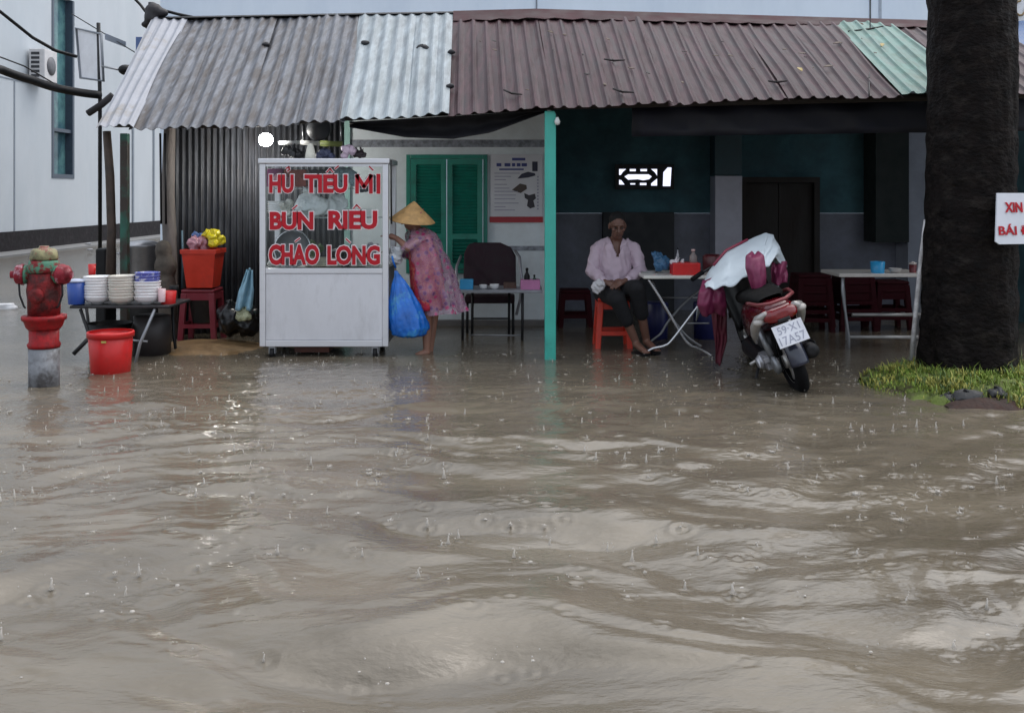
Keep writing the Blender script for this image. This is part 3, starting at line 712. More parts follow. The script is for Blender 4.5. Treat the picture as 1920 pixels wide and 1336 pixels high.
# grass mound
GX, GY = PX(1830, 7.9), 7.95
mound('soil_mound', GX + .16, GY, .98, .88, .15, mt('mossy_soil', (.12, .16, .03), .9, 0, .5, 8, .5, 30, (.05, .033, .02), 5, (.48, .62), .9), 9, n=50)
GRASS = [mt('grass_green', (.22, .31, .045), .7, 0, .35, 3), mt('grass_yellow', (.42, .4, .09), .6, 0, .3, 3), mt('grass_dark', (.07, .13, .03), .5, 0, .3, 3)]
mb = MB(); rr = random.Random(3)
for k in range(24000):
    a_ = rr.uniform(0, 2 * math.pi); d = math.sqrt(rr.random())
    x = GX + .12 + math.cos(a_) * d * .98; y = GY + math.sin(a_) * d * .88
    if math.hypot(x - TX, y - TY) < .4: continue
    px = CX + x * FPX / y
    cl = math.sin(x * 7 + 1) * math.sin(y * 9) + .6 * math.sin(x * 17 + y * 13)
    if y < 7.45 and 1800 < px < 1905 and rr.random() < .85: continue     # bare soil and kerb stones
    if cl < -.55 and rr.random() < .75: continue
    if x < GX - .55 and rr.random() < .65: continue
    h = (.02 + .032 * rr.random() + (.05 if rr.random() < .05 else 0)) * (1.2 - .55 * d) * (1 + .4 * cl)
    z = .15 * max(0, 1 - d * d) ** .55 - .02
    ld = rr.uniform(0, 6.28); lean = rr.uniform(.3, 1.1) * h; wd = rr.uniform(.003, .0065)
    tdir = Vector((math.cos(ld), math.sin(ld), 0)); sd_ = Vector((-tdir.y, tdir.x, 0)) * wd
    b0 = Vector((x, y, z)); m1 = b0 + tdir * lean * .35 + Vector((0, 0, h * .65)); t1 = b0 + tdir * lean + Vector((0, 0, h))
    mb.add([b0 - sd_, b0 + sd_, m1 + sd_ * .7, m1 - sd_ * .7, t1], [(0, 1, 2, 3), (3, 2, 4)], mi=0 if cl < .3 and rr.random() < .75 else (1 if rr.random() < .6 else 2))
props(mb.build('grass', GRASS), 'tufted green grass covering the mound at the foot of the tree', 'grass', None, 'stuff')
for (px, py, Y, d, rz, lab) in ((1778, 745, 7.35, (.17, .1, .09), .2, 'broken grey kerb stone at the front of the grass mound'), (1812, 738, 7.3, (.2, .1, .07), -.15, 'flat grey stone beside the broken kerb stone on the mound'),
                            (1868, 733, 7.3, (.14, .1, .07), .4, 'dark stone at the right of the mound front')):
    mb = MB(); c = P(px, py, Y) + Vector((0, 0, -.02)); mb.ell(c, Vector(d) * .56, Matrix.Rotation(rz, 3, 'Z'), n=12)
    for i, v in enumerate(mb.v): mb.v[i] = tuple(Vector(v) + Vector((random.uniform(-1, 1), random.uniform(-1, 1), random.uniform(-1, 1))) * .019)
    mb.build('stone', mt('kerb_stone', (.04, .04, .042), .6, 0, .4, 8, .4, 20), top=(lab, 'stone', 'stones at the edge of the grass mound'))
mound('earth_patch', PX(1855, 7.2), 7.22, .3, .16, .06, mt('red_earth', (.045, .022, .016), .8, 0, .5, 12, .6, 40), 19, n=24)
# ------------------------------------------------------------------ fire hydrant
HX, HY = PX(82, 8.0), 8.0
hyd = thing('fire_hydrant', 'old red fire hydrant with flaking paint on a grey pipe standing in the flood', 'fire hydrant', (HX, HY, 0))
HRED = mt('hydrant_red', (.34, .008, .012), .5, 0, .35, 9, .3, 40, (.05, .015, .015), 8, (.5, .66), .85, spec=.3)
HDARK = mt('hydrant_dark_red', (.23, .014, .016), .6, 0, .5, 9, .4, 40, (.035, .014, .014), 8, (.45, .6), .85, spec=.3)
HMIX = mt('hydrant_flaked', (.2, .015, .018), .6, 0, .5, 9, .3, 40, (.06, .2, .13), 12, (.45, .52), .95, spec=.3)
HTOP = mt('hydrant_cap_paint', (.27, .25, .13), .55, 0, .5, 12, .3, 30, (.2, .03, .03), 11, (.5, .56), .95)
hc = (HX, HY, 0); hz = lambda py: PZ(py, HY)
mb = MB(); mb.lathe([(.115, -.15), (.115, hz(652))], hc, 32); mb.build('pipe', mt('hydrant_pipe', (.24, .25, .27), .55, .2, .3, 6, .3, 30, (.05, .045, .045), 5, (.45, .6), .9), hyd)
mb = MB(); mb.lathe([(.118, hz(651)), (.125, hz(645)), (.11, hz(640)), (.112, hz(612))], hc, 32); mb.build('lower_barrel', HRED, hyd)
mb = MB(); mb.lathe([(.113, hz(618)), (.135, hz(612)), (.15, hz(601)), (.165, hz(599)), (.168, hz(595)), (.165, hz(591)), (.12, hz(590))], hc, 32)
mb.build('flange', HRED, hyd)
for k in range(8):
    a_ = k * math.pi / 4 + .2; mb = MB(); mb.lathe([(.014, hz(595)), (.014, hz(590))], (HX + .142 * math.cos(a_), HY + .142 * math.sin(a_), 0), 6); mb.build('flange_bolt', HDARK, hyd)
mb = MB(); mb.lathe([(.12, hz(589)), (.122, hz(560)), (.13, hz(545)), (.122, hz(530)), (.118, hz(512))], hc, 32); mb.build('barrel', HDARK, hyd)
mb = MB(); mb.lathe([(.12, hz(511)), (.13, hz(507)), (.128, hz(500)), (.115, hz(494)), (.11, hz(488))], hc, 32); mb.build('neck', HMIX, hyd)
mb = MB(); mb.lathe([(.1, hz(487)), (.106, hz(484)), (.1, hz(476)), (.096, hz(470)), (.075, hz(466)), (.04, hz(464.5)), (.035, hz(461))], hc, 32); mb.build('bonnet', HTOP, hyd)
for sgn in (-1, 1):
    M = Matrix.Rotation(R(90) * sgn, 3, 'Y') @ Matrix.Rotation(R(12), 3, 'X')
    z = hz(514)
    mb = MB(); mb.lathe([(.066, .06), (.062, .12), (.076, .125), (.076, .14)], (HX, HY, z), 20, M); nz = mb.build('nozzle', HMIX, hyd)
    mb = MB(); mb.lathe([(.074, .142), (.084, .15), (.084, .165), (.076, .168), (.074, .2), (.06, .21), (.03, .213), (.028, .245)], (HX, HY, z), 18, M); mb.build('nozzle_cap', mt('cap_faded_red', (.27, .015, .03), .5, 0, .4, 9, .3, 40, (.45, .26, .3), 10, (.52, .6), .9, spec=.3), nz)
    mb = MB(); mb.tube([(HX + sgn * .17, HY - .06, z - .06), (HX + sgn * .168, HY - .05, z - .16), (HX + sgn * .135, HY - .05, z - .25), (HX + sgn * .12, HY - .06, z - .26)], .008, 5); mb.build('chain', DARK_METAL, nz)
mb = MB(); mb.lathe([(.05, .09), (.05, .125), (.062, .13), (.058, .145), (.03, .15)], (HX, HY, hz(552)), 20, Matrix.Rotation(R(90), 3, 'X')); mb.build('pumper_cap', HDARK, hyd)

# ------------------------------------------------------------------ buckets, wash table, bowls
def bucket(name, px, py_top, py_bot, Y, wt, wb, m, lab, square=False, handle=False, cat='bucket'):
    x = PX(px, Y); zt, zb = PZ(py_top, Y), PZ(py_bot, Y); rt, rb = wt * Y / FPX / 2, wb * Y / FPX / 2
    t = thing(name, lab, cat, (x, Y, zb)); h = zt - zb; n = 4 if square else 36
    mb = MB(); k = 1.38 if square else 1; M = Matrix.Rotation(R(45), 3, 'Z') if square else None
    mb.lathe([(rb * .94 * k, zb), (rb * k, zb + .006), (rt * .97 * k, zt - .035), (rt * .92 * k, zt - .03), (rb * .92 * k, zb + .02)], (x, Y, 0), n, M, smooth=not square, cap1=True)
    mb.build('body', m, t, bevel=.012 if square else 0)
    mb = MB(); mb.lathe([(rt * .955 * k, zt - .045), (rt * 1.03 * k, zt - .045), (rt * 1.04 * k, zt - .008), (rt * 1.02 * k, zt), (rt * .955 * k, zt)], (x, Y, 0), n, M, smooth=not square, cap0=False, cap1=False)
    mb.build('rim', m, t)
    if handle:
        mb = MB(); mb.tube([(x + rt * 1.05 * math.cos(a_), Y - .02 - .5 * rt * math.sin(a_), zt - .02 - .11 * math.sin(a_)) for a_ in np.linspace(0, math.pi, 14)], .006, 6); mb.build('handle', STEEL_DULL, t)
    return t
rb_ = bucket('bucket', 207, 621, 704, 8.6, 82, 70, RED_PL, 'bright red round plastic bucket standing in the flood in front of the bowl table')
x = PX(196, 8.44); mb = MB(); mb.box((x, 8.415, PZ(641, 8.43)), (.04, .006, .018), Matrix.Rotation(R(-8), 3, 'X')); mb.build('sticker', mt('yellow_sticker', (.5, .4, .1), .5), rb_)

WT = thing('wash_table', 'low dark folding table crowded with stacked bowls beside the hydrant', 'table', (PX(240, 9.4), 9.4, 0))
wz = PZ(571, 9.2); wa, wb_ = PX(147, 9.3), PX(330, 9.3)
mb = MB(); mb.bb(wa, wb_, 9.1, 9.72, wz - .025, wz); mb.build('tabletop', mt('grimy_top', (.03, .029, .032), .5, .2, .4, 8), WT, bevel=.008)
for x0, x1, y in ((150, 172, 9.12), (290, 262, 9.12), (322, 325, 9.68), (160, 168, 9.68)):
    mb = MB(); mb.tube([(PX(x0, y), y, wz - .03), (PX(x1, y), y, .16), (PX(x1, y) + (.06 if x1 > x0 else -.05), y - .05, -.12)], .015, 7); mb.build('leg', DARK_METAL if x0 < 200 or x0 > 300 else STEEL_DULL, WT)
mb = MB(); mb.tube([P(168, 632, 9.15), P(276, 640, 9.15)], .011, 6); mb.build('stretcher', STEEL_DULL, WT)
mb = MB(); mb.tube([P(137, 664, 9.05), P(168, 632, 9.1)], .02, 6); mb.build('foot', DARK_METAL, WT)

def bowl_mb(r, h, c=(0, 0, 0)):
    mb = MB(); mb.lathe([(r * .42, 0), (r * .45, .012), (r * .78, h * .3), (r * .94, h * .62), (r * .985, h * .88), (r, h * .92), (r, h), (r * .95, h), (r * .86, h * .62), (r * .6, h * .28), (r * .2, h * .2)], c, 30)
    return mb
ORD = ['bottom', 'second from the bottom', 'third from the bottom', 'fourth from the bottom', 'fifth from the bottom', 'fourth from the top', 'third from the top', 'second from the top', 'topmost']
proto = {}
def stack(px, Y, w_, n, z0, mats, lab, grp, step, ordn=None):
    r = w_ * Y / FPX / 2
    for k in range(n):
        key = (round(r, 3), mats(k).name)
        if key not in proto:
            proto[key] = bowl_mb(r, .075).build('bowl', mats(k), top=('x', 'bowl')); o = proto[key]
        else: o = copy_tree(proto[key])
        o.location = (PX(px, Y) + random.uniform(-.003, .003), Y + random.uniform(-.003, .003), z0 + k * step)
        o.rotation_euler = (random.uniform(-.02, .02), random.uniform(-.02, .02), random.uniform(0, 6))
        nm = 'topmost' if k == n - 1 else 'bottom' if k == 0 else ('second third fourth fifth sixth seventh'.split()[k - 1] + ' from the bottom')
        o['label'] = lab % nm; o['group'] = grp
stack(182, 9.25, 50, 8, wz + .002, lambda k: WHITE_CER, '%s white bowl in the stack nearest the hydrant', 'white bowls nearest the hydrant', .0255)
IVORY = mt('ivory_ceramic', (.66, .63, .56), .3, 0, .06)
stack(228, 9.22, 49, 8, wz + .002, lambda k: IVORY, '%s ivory bowl in the middle stack on the wash table', 'ivory bowls in the middle stack', .0268)
stack(276, 9.25, 49, 6, wz + .002, lambda k: WHITE_CER, '%s white bowl under the blue patterned bowls', 'white bowls under the patterned ones', .0268)
stack(276, 9.25, 46, 3, wz + .002 + 6 * .0268, lambda k: BLUE_CER, '%s blue patterned bowl on top of the right stack', 'blue patterned bowls', .027)
def mug(name, px, pyb, Y, w_, h, m, lab, cat='cup', handle=False, lid=None):
    x, z = PX(px, Y), PZ(pyb, Y); r = w_ * Y / FPX / 2
    t = thing(name, lab, cat, (x, Y, z))
    mb = MB(); mb.lathe([(r * .85, z), (r * .88, z + .004), (r, z + h), (r * .92, z + h), (r * .8, z + .02)], (x, Y, 0), 24); mb.build('body', m, t)
    if handle:
        mb = MB(); mb.tube([(x + r + .035 * math.sin(a_) - .005, Y, z + h * .5 + h * .3 * math.cos(a_)) for a_ in np.linspace(0, math.pi, 8)], .007, 6); mb.build('handle', m, t)
    if lid:
        mb = MB(); mb.lathe([(r * 1.03, z + h + .001), (r * 1.03, z + h + .018), (r * .3, z + h + .03)], (x, Y, 0), 24); mb.build('lid', lid, t)
    return t
mug('jug', 143, 570, 9.18, 34, .2, BLUE_PL, 'dark blue plastic jug with a white rim at the hydrant end of the wash table', 'jug', True, mt('jug_lid', (.5, .55, .7), .4))
mug('cup', 172, 515, 9.6, 14, .1, RED_PL, 'small red cup behind the stack of bowls nearest the hydrant')
mug('pot', 315, 570, 9.3, 30, .12, RED_PL, 'small red pot at the right end of the wash table', 'pot')
mug('pot', 326, 545, 9.65, 18, .05, BLACK, 'small dark cup behind the red pot on the wash table')
mug('cup', 303, 566, 9.2, 14, .12, mt('pink_white', (.7, .5, .52), .35), 'pale pinkish cup squeezed between the bowls and the red pot')
mb = MB(); mb.lathe([(.13, .02), (.2, .3), (.21, .3), (.12, .06)], (PX(205, 9.5), 9.5, 0), 24); mb.build('basin', BLACK, top=('dark basin in the shade under the wash table', 'basin'))
mb = MB(); mb.lathe([(.17, .0), (.17, .36), (.14, .37)], (PX(285, 9.55), 9.55, 0), 24); mb.build('bin', mt('dim_bin', (.03, .025, .025), .5), top=('dark bin standing under the right half of the wash table', 'bin'))

# big aluminium pot on a stove behind
ax, ay = PX(266, 10.9), 10.9
st = thing('charcoal_stove', 'sooty dark stove carrying the big aluminium pot behind the wash table', 'stove', (ax, ay, 0))
mb = MB(); mb.lathe([(.2, -.1), (.24, .55), (.2, .6)], (ax, ay, 0), 22); mb.build('drum', mt('sooty', (.03, .028, .027), .8, 0, .4), st)
mb = MB(); mb.lathe([(.205, .6), (.21, .62), (.16, .62)], (ax, ay, 0), 22); mb.build('grate_ring', DARK_METAL, st)
pot = thing('stock_pot', 'big lidded aluminium stock pot on the stove behind the wash table', 'pot', (ax, ay, .625))
mb = MB(); mb.lathe([(.19, .625), (.2, .64), (.2, .94), (.21, .95)], (ax, ay, 0), 32); mb.build('body', ALU, pot)
mb = MB(); mb.lathe([(.218, .951), (.215, .965), (.12, 1.0), (.02, 1.01)], (ax, ay, 0), 32); mb.build('lid', ALU, pot)
for s in (-1, 1):
    mb = MB(); mb.tube([(ax + s * .2, ay - .05, .86), (ax + s * .25, ay - .04, .87), (ax + s * .25, ay + .04, .87), (ax + s * .2, ay + .05, .86)], .009, 6); mb.build('handle', ALU, pot)
mb = MB(); mb.bb(PX(185, 10.6), PX(205, 10.6), 10.5, 10.8, -.1, PZ(465, 10.6)); mb.build('crate', BLACK, bevel=.02, top=('narrow black crate standing behind the corner posts', 'crate'))
mb = MB(); mb.ell(P(306, 470, 10.6), (.09, .08, .12)); mb.ell(P(310, 500, 10.6), (.12, .1, .14)); mb.ell(P(312, 540, 10.6), (.1, .1, .2)); mb.ell(P(314, 580, 10.6), (.1, .1, .2)); mb.ell(P(314, 628, 10.6), (.11, .1, .2))
mb.build('cloth_bundle', mt('brown_sack', (.12, .1, .08), .8, 0, .4, 8, .4, 20), remesh=.02, smooth=4, top=('brownish sacks heaped against the weathered grey post', 'sack'))

def stool(name, x, y, w_, h, m, lab, splay=.03, loc_only=False, grp=None):
    t = thing(name, lab, 'stool', (x, y, 0), grp); hw = w_ / 2
    mb = MB(); mb.bb(x - hw, x + hw, y - hw, y + hw, h - .035, h); mb.build('seat', m, t, bevel=.015)
    mb = MB()
    for sx, sy in ((0, -1), (0, 1)): mb.bb(x - hw + .012, x + hw - .012, y + sy * (hw - .012) - .006, y + sy * (hw - .012) + .006, h - .11, h - .036)
    for sx in (-1, 1): mb.bb(x + sx * (hw - .012) - .006, x + sx * (hw - .012) + .006, y - hw + .02, y + hw - .02, h - .11, h - .036)
    mb.build('apron', m, t)
    for sx in (-1, 1):
        for sy in (-1, 1):
            mb = MB(); a = Vector((x + sx * (hw - .03), y + sy * (hw - .03), h - .036)); c = Vector((x + sx * (hw - .02 + splay), y + sy * (hw - .02 + splay), -.12))
            q0 = .03; q1 = .026
            mb.add([a + Vector((i * q0, j * q0, 0)) for i, j in ((-1, -1), (1, -1), (1, 1), (-1, 1))] + [c + Vector((i * q1, j * q1, 0)) for i, j in ((-1, -1), (1, -1), (1, 1), (-1, 1))],
                   [(0, 1, 2, 3), (7, 6, 5, 4), (0, 4, 5, 1), (1, 5, 6, 2), (2, 6, 7, 3), (3, 7, 4, 0)])
            mb.build('leg', m, t, bevel=.008)
    mb = MB(); z = h * .3; k = hw - .01 + splay * .55
    for sy in (-1, 1): mb.bb(x - k, x + k, y + sy * k - .012, y + sy * k + .012, z - .02, z + .02)
    for sx in (-1, 1): mb.bb(x + sx * k - .011, x + sx * k + .011, y - k + .02, y + k - .02, z - .019, z + .019)
    mb.build('stretcher', m, t)
    return t
sx_ = PX(379, 10.5); sh = PZ(540, 10.5)
stool('plastic_stool', sx_, 10.5, .34, sh, MAROON_PL, 'tall maroon plastic stool carrying the square red bucket by the tin wall')
bq = bucket('bucket', 381, 466, 538, 10.45, 66, 50, RED_ORANGE, 'square red bucket full of plastic bags on the maroon stool', square=True)
mb = MB(); zt = PZ(470, 10.45)
def bag(px, py, Y, r, m, lab, seed=0, name='plastic_bag', lumps=7, cat='bag', sq=(1, 1, 1)):
    rr = random.Random(seed); mb = MB(); c = P(px, py, Y)
    for k in range(lumps):
        o_ = Vector((rr.uniform(-.7, .7) * r * sq[0], rr.uniform(-.5, .5) * r * sq[1], rr.uniform(-.4, .6) * r * sq[2]))
        mb.ell(c + o_, (r * rr.uniform(.35, .6), r * rr.uniform(.3, .5), r * rr.uniform(.3, .6)), n=10)
    for k in range(3):
        mb.cap(c, c + Vector((rr.uniform(-1, 1) * r * .7, rr.uniform(-.3, .3) * r, r * rr.uniform(.7, 1.1))), r * .25, r * .06, n=8)
    o = mb.build(name, m, remesh=max(.005, r * .07), smooth=3, top=(lab, cat))
    from mathutils import noise as mn
    k = .55 / r; sd_ = Vector((seed * 3.1, seed * 1.7, 0))
    nrm = [v.normal.copy() for v in o.data.vertices]
    for v, n_ in zip(o.data.vertices, nrm):                       # crumples: sharp ridges and soft hollows
        a_ = 1 - abs(mn.noise(v.co * k * 3 + sd_)) * 2.2; b_ = 1 - abs(mn.noise(v.co * k * 7 + sd_ * 2)) * 2; c_ = mn.noise(v.co * k * 1.6 + sd_)
        v.co += n_ * r * (.16 * a_ + .07 * b_ + .16 * c_ - .1)
    return o
bag(366, 460, 10.4, .1, mt('pink_bag', (.6, .3, .36), .3, 0, .2), 'pale pink plastic bag stuffed in the left of the square red bucket', 2)
bag(372, 449, 10.5, .08, mt('blue_film_bag', (.12, .2, .45), .3, 0, .3), 'crumpled blue plastic bag at the back of the square red bucket', 3)
bag(398, 448, 10.42, .1, mt('yellow_bag', (.75, .62, .02), .3, 0, .15), 'bright yellow plastic bag sticking up from the square red bucket', 5)
mb = MB(); mb.tube([P(341, 432, 10.7), P(342, 480, 10.7), P(341, 540, 10.7)], .012, 6); mb.build('broom_handle', mt('bluegrey', (.12, .2, .25), .5), top=('thin blue grey stick standing against the tin wall left of the red bucket', 'stick'))
mb = MB(); mb.lathe([(.1, .18), (.14, .42), (.145, .42)], (PX(380, 10.5), 10.5, 0), 20); mb.build('small_pail', mt('grey_pail', (.1, .1, .1), .4, .4), top=('small grey pail under the maroon stool', 'pail'))

# black rubbish bag and the cloths hung by the cart
bag(448, 600, 10.1, .22, BLACK_BAG, 'big black rubbish bag slumped between the maroon stool and the cart', 8, 'rubbish_bag', 10, sq=(.75, .8, 1.1))
mb = MB(); rows = []
for j in range(13):
    v = j / 12; row = []
    for i in range(9):
        u = i / 8; wv = lerp(10, lerp(24, 30, v), min(1, v * 2)); px = 468 - 12 * v + (u - .5) * wv; row.append(P(px, 505 + 75 * v + 3 * math.sin(u * 9), 9.75 + .05 * math.sin(u * 11 + v * 2)))
    rows.append(row)
mb.sheet(rows); mb.build('hanging_cloth', mt('light_blue_cloth', (.27, .47, .58), .8, 0, .2, 9, .4, 20), solid=.012, top=('light blue cloth hanging on the left side of the food cart', 'cloth'))
bag(459, 590, 9.75, .085, mt('olive_bag', (.35, .36, .22), .5, 0, .3), 'small olive coloured bundle hanging below the light blue cloth', 12)

# ------------------------------------------------------------------ food cart
CY0, CY1 = 9.35, 10.0
cX = lambda px: PX(px, CY0); cZ = lambda py: PZ(py, CY0)
x0, x1 = cX(486), cX(728); zb, zm, zt = cZ(650), cZ(503), cZ(297)
cart = thing('food_cart', 'stainless steel noodle cart with red lettering on its glass front', 'food cart', ((x0 + x1) / 2, CY0, 0))
fw = .055
for x in (x0, x1 - fw):
    for y in (CY0, CY1 - fw):
        mb = MB(); mb.bb(x, x + fw, y, y + fw, zb, zt - .05); mb.build('frame_post', STEEL, cart, bevel=.006)
mb = MB(); mb.bb(x0 - .012, x1 + .012, CY0 - .012, CY1 + .012, zt - .048, zt); mb.build('roof', STEEL, cart, bevel=.008)
mb = MB(); mb.bb(x0 + fw + .001, x1 - fw - .001, CY0 + .012, CY0 + .03, zb + .06, zm - .05); mb.build('front_panel', mt('cart_panel', (.74, .74, .78), .36, .45, .1, 2.5, .2, 5, (.42, .41, .42), 5, (.5, .74), .6, stretch=(1, 1, .35)), cart, bevel=.004)
for z0_, z1_ in ((zb, zb + .058), (zm - .048, zm)):
    mb = MB(); mb.bb(x0 + fw + .001, x1 - fw - .001, CY0 + .003, CY0 + .05, z0_, z1_); mb.build('rail', STEEL, cart, bevel=.004)
for x in (x0 + .012, x1 - .03):
    mb = MB(); mb.bb(x, x + .018, CY0 + fw + .001, CY1 - fw - .001, zb + .02, zm); mb.build('side_panel', STEEL_DULL, cart)
mb = MB(); mb.bb(x0 + fw, x1 - fw, CY0 + .052, CY1 - .005, zm - .03, zm - .002); mb.build('counter', STEEL, cart)
mb = MB(); mb.bb(x0 + fw, x1 - fw, CY0 + .06, CY1 - .06, zb + .02, zb + .04); mb.build('bottom_shelf', STEEL_DULL, cart)
mb = MB(); mb.bb(x0 + fw, x1 - fw, CY1 - .06, CY1 - .045, zb + .045, zm - .04); mb.build('back_panel', STEEL_DULL, cart)
zs = cZ(408)
mb = MB(); mb.bb(x0 + .03, x1 - .03, CY0 + .2, CY1 - .06, zs - .012, zs); mb.build('glass_shelf', mt('shelf_glass', (.55, .62, .62), .1, 0, 0, alpha=.55), cart)
zs2 = cZ(352)
mb = MB(); mb.bb(x0 + .03, x1 - .25, CY0 + .3, CY1 - .06, zs2 - .012, zs2); mb.build('glass_shelf', MATS['shelf_glass'], cart)
GL = bpy.data.materials.new('thin_glass'); GL.use_nodes = True; N, L = GL.node_tree.nodes, GL.node_tree.links
b = N["Principled BSDF"]; N.remove(b); tr = N.new("ShaderNodeBsdfTransparent"); tr.inputs[0].default_value = (.96, .985, .98, 1); gl = N.new("ShaderNodeBsdfGlossy"); gl.inputs['Roughness'].default_value = .04
fr_ = N.new("ShaderNodeFresnel"); fr_.inputs[0].default_value = 1.3; mx = N.new("ShaderNodeMixShader"); L.new(fr_.outputs[0], mx.inputs[0]); L.new(tr.outputs[0], mx.inputs[1]); L.new(gl.outputs[0], mx.inputs[2]); L.new(mx.outputs[0], N["Material Output"].inputs[0])
mb = MB(); mb.bb(x0 + fw + .001, x1 - fw - .001, CY0 + .02, CY0 + .026, zm + .003, zt - .052); glass = mb.build('glass_front', GL, cart)
mb = MB(); mb.bb(x0 + fw, x1 - fw, CY0 + .01, CY0 + .03, zt - .075, zt - .051); mb.build('rail', STEEL, cart)
for (txt, pa, pb, pt, pb_, di_) in (("HU", 504, 550, 327, 362, 0), ("TIEU", 570, 651, 327, 362, 1),
                         ("BUN", 505, 587, 397, 431, 3), ("RIEU", 615, 707, 395, 430, 4), ("CHAO", 503, 598, 458, 497, 5), ("LONG", 613, 712, 460, 497, 6)):
    a, c, zt_, zb_ = cX(pa), cX(pb), cZ(pt), cZ(pb_)
    lettering(txt, a - .008, c + .008, zb_ - .008, zt_ + .008, CY0 + .014, 'lettering', SIGN_WHITE, cart, bold=.088, depth=.002)['label'] = 'white outline of the red lettering'
    lettering(txt, a, c, zb_, zt_, CY0 + .008, 'lettering', SIGN_RED, cart, bold=.045, depth=.002)
def dia(pts, w_=.011):
    for m_, wd, yy in ((SIGN_WHITE, w_ + .012, CY0 + .014), (SIGN_RED, w_, CY0 + .0085)):
        mb = MB()
        q = [Vector((cX(a), yy, cZ(c))) for a, c in pts]
        for s, e in zip(q, q[1:]):
            d = (e - s).normalized(); n_ = Vector((-d.z, 0, d.x)) * wd * .5
            mb.prism([s - d * wd * .3 - n_, e + d * wd * .3 - n_, e + d * wd * .3 + n_, s - d * wd * .3 + n_], (0, .003, 0))
        mb.build('lettering', m_, cart)
dia([(669, 361), (669, 329), (682, 350), (695, 329), (695, 361)], .034); dia([(709, 361), (709, 328)], .036)
dia([(536, 316), (541, 312), (542, 318), (538, 321)]); dia([(612, 323), (618, 316), (624, 323)]); dia([(628, 316), (634, 311)]); dia([(692, 312), (699, 319)])
dia([(548, 392), (556, 385)]); dia([(662, 391), (668, 384), (675, 391)]); dia([(553, 453), (561, 447)]); dia([(648, 448), (656, 455)])
for px in (508, 702):
    for y in (CY0 + .06, CY1 - .08):
        x = PX(px, CY0); mb = MB(); mb.lathe([(.055, -.018), (.058, -.012), (.058, .012), (.055, .018)], (x, y, .03), 18, Matrix.Rotation(R(90), 3, 'Y')); wh = mb.build('caster', BLACK, cart)
        mb = MB(); mb.bb(x - .03, x - .022, y - .03, y + .03, .03, zb); mb.bb(x + .022, x + .03, y - .03, y + .03, .03, zb); mb.bb(x - .021, x + .021, y - .03, y + .03, zb - .02, zb - .001); mb.build('fork', STEEL_DULL, wh)
mb = MB(); mb.bb(x0 + .3, x0 + .62, CY0 + .12, CY0 + .4, zb - .07, zb - .005); mb.build('tray', mt('rusty_tray', (.1, .035, .025), .7, 0, .4, 9), cart)
mb = MB(); mb.tube([P(733, 300, CY0), P(734, 420, CY0)], .008, 6); mb.build('conduit', DARK_METAL, cart)
# goods inside and on the cart
def gbox(name, pxa, pxb, pyt, pyb, Y, d, m, lab, cat):
    mb = MB(); mb.bb(PX(pxa, Y), PX(pxb, Y), Y, Y + d, PZ(pyb, Y), PZ(pyt, Y)); return mb.build(name, m, bevel=.008, top=(lab, cat))
zsh = PZ(0, 1)
bag(596, 390, 9.62, .2, mt('white_bag', (.85, .87, .88), .5, 0, .04), 'large white plastic bag on the middle glass shelf inside the cart', 21, lumps=9, sq=(1.3, .6, .35))
bag(528, 393, 9.7, .09, mt('cream_bag', (.68, .66, .6), .4, 0, .06), 'cream paper packet on the middle shelf behind the word in the second row', 22, name='packet', cat='packet')
gbox('cardboard_box', 578, 614, 318, 350, 9.75, .15, mt('dark_card', (.05, .045, .055), .6), 'dark box on the top shelf inside the cart', 'box')
gbox('noodle_box', 532, 574, 318, 350, 9.8, .12, mt('noodle_red', (.5, .14, .1), .5, 0, .3, 14), 'reddish packet with a pale edge on the top shelf inside the cart', 'packet')
gbox('noodle_box', 500, 530, 316, 350, 9.8, .12, mt('noodle_purple', (.25, .05, .16), .5, 0, .3, 14), 'purple packet at the left end of the top shelf inside the cart', 'packet')
bag(655, 333, 9.75, .12, mt('aqua_bag', (.4, .55, .62), .35, 0, .2), 'pale aqua plastic bag at the right of the top shelf inside the cart', 25)
bag(690, 345, 9.8, .09, mt('dark_cloth_bag', (.05, .06, .09), .5, 0, .2), 'dark cloth bag right of the pale aqua bag inside the cart', 26)
stv = thing('strainer', 'round wire strainer leaning behind the lettering on the lowest row', 'strainer', P(548, 480, 9.55))
mb = MB(); cc = P(548, 466, 9.55); mb.tube([cc + Vector((.17 * math.cos(a_), .03 * math.sin(a_), .17 * math.sin(a_))) for a_ in np.linspace(0, 2 * math.pi, 28)[:-1]], .009, 6, closed=True); mb.build('rim', CHROME, stv)
mb = MB(); mb.lathe([(.165, 0), (.13, .05), (.07, .08), (.01, .09)], cc, 24, Matrix.Rotation(R(-90), 3, 'X'), cap0=False); mb.build('mesh_bowl', STEEL_DULL, stv)
pt = thing('soup_pot', 'wide aluminium soup pot standing on the counter inside the cart', 'pot', P(650, 500, 9.65))
mb = MB(); c = P(650, 498, 9.68); mb.lathe([(.16, 0), (.18, .02), (.18, .14), (.19, .145)], (c.x, c.y, zm), 28); mb.build('body', DARK_METAL, pt)
mb = MB(); mb.lathe([(.188, .146), (.1, .17), (.02, .18)], (c.x, c.y, zm), 28); mb.build('lid', STEEL_DULL, pt)
bag(700, 470, 9.6, .08, mt('meat_tray', (.4, .36, .42), .4, 0, .3), 'pale bundle beside the soup pot inside the cart', 28)
bag(585, 470, 9.75, .1, mt('greens', (.12, .2, .08), .6, 0, .4, 14), 'heap of green herbs on the counter inside the cart', 29, 'herb_heap', cat='herbs')
bag(515, 495, 9.55, .06, MATS['cream_bag'], 'small cream bundle at the left corner of the counter inside the cart', 31)
zc = cZ(297)
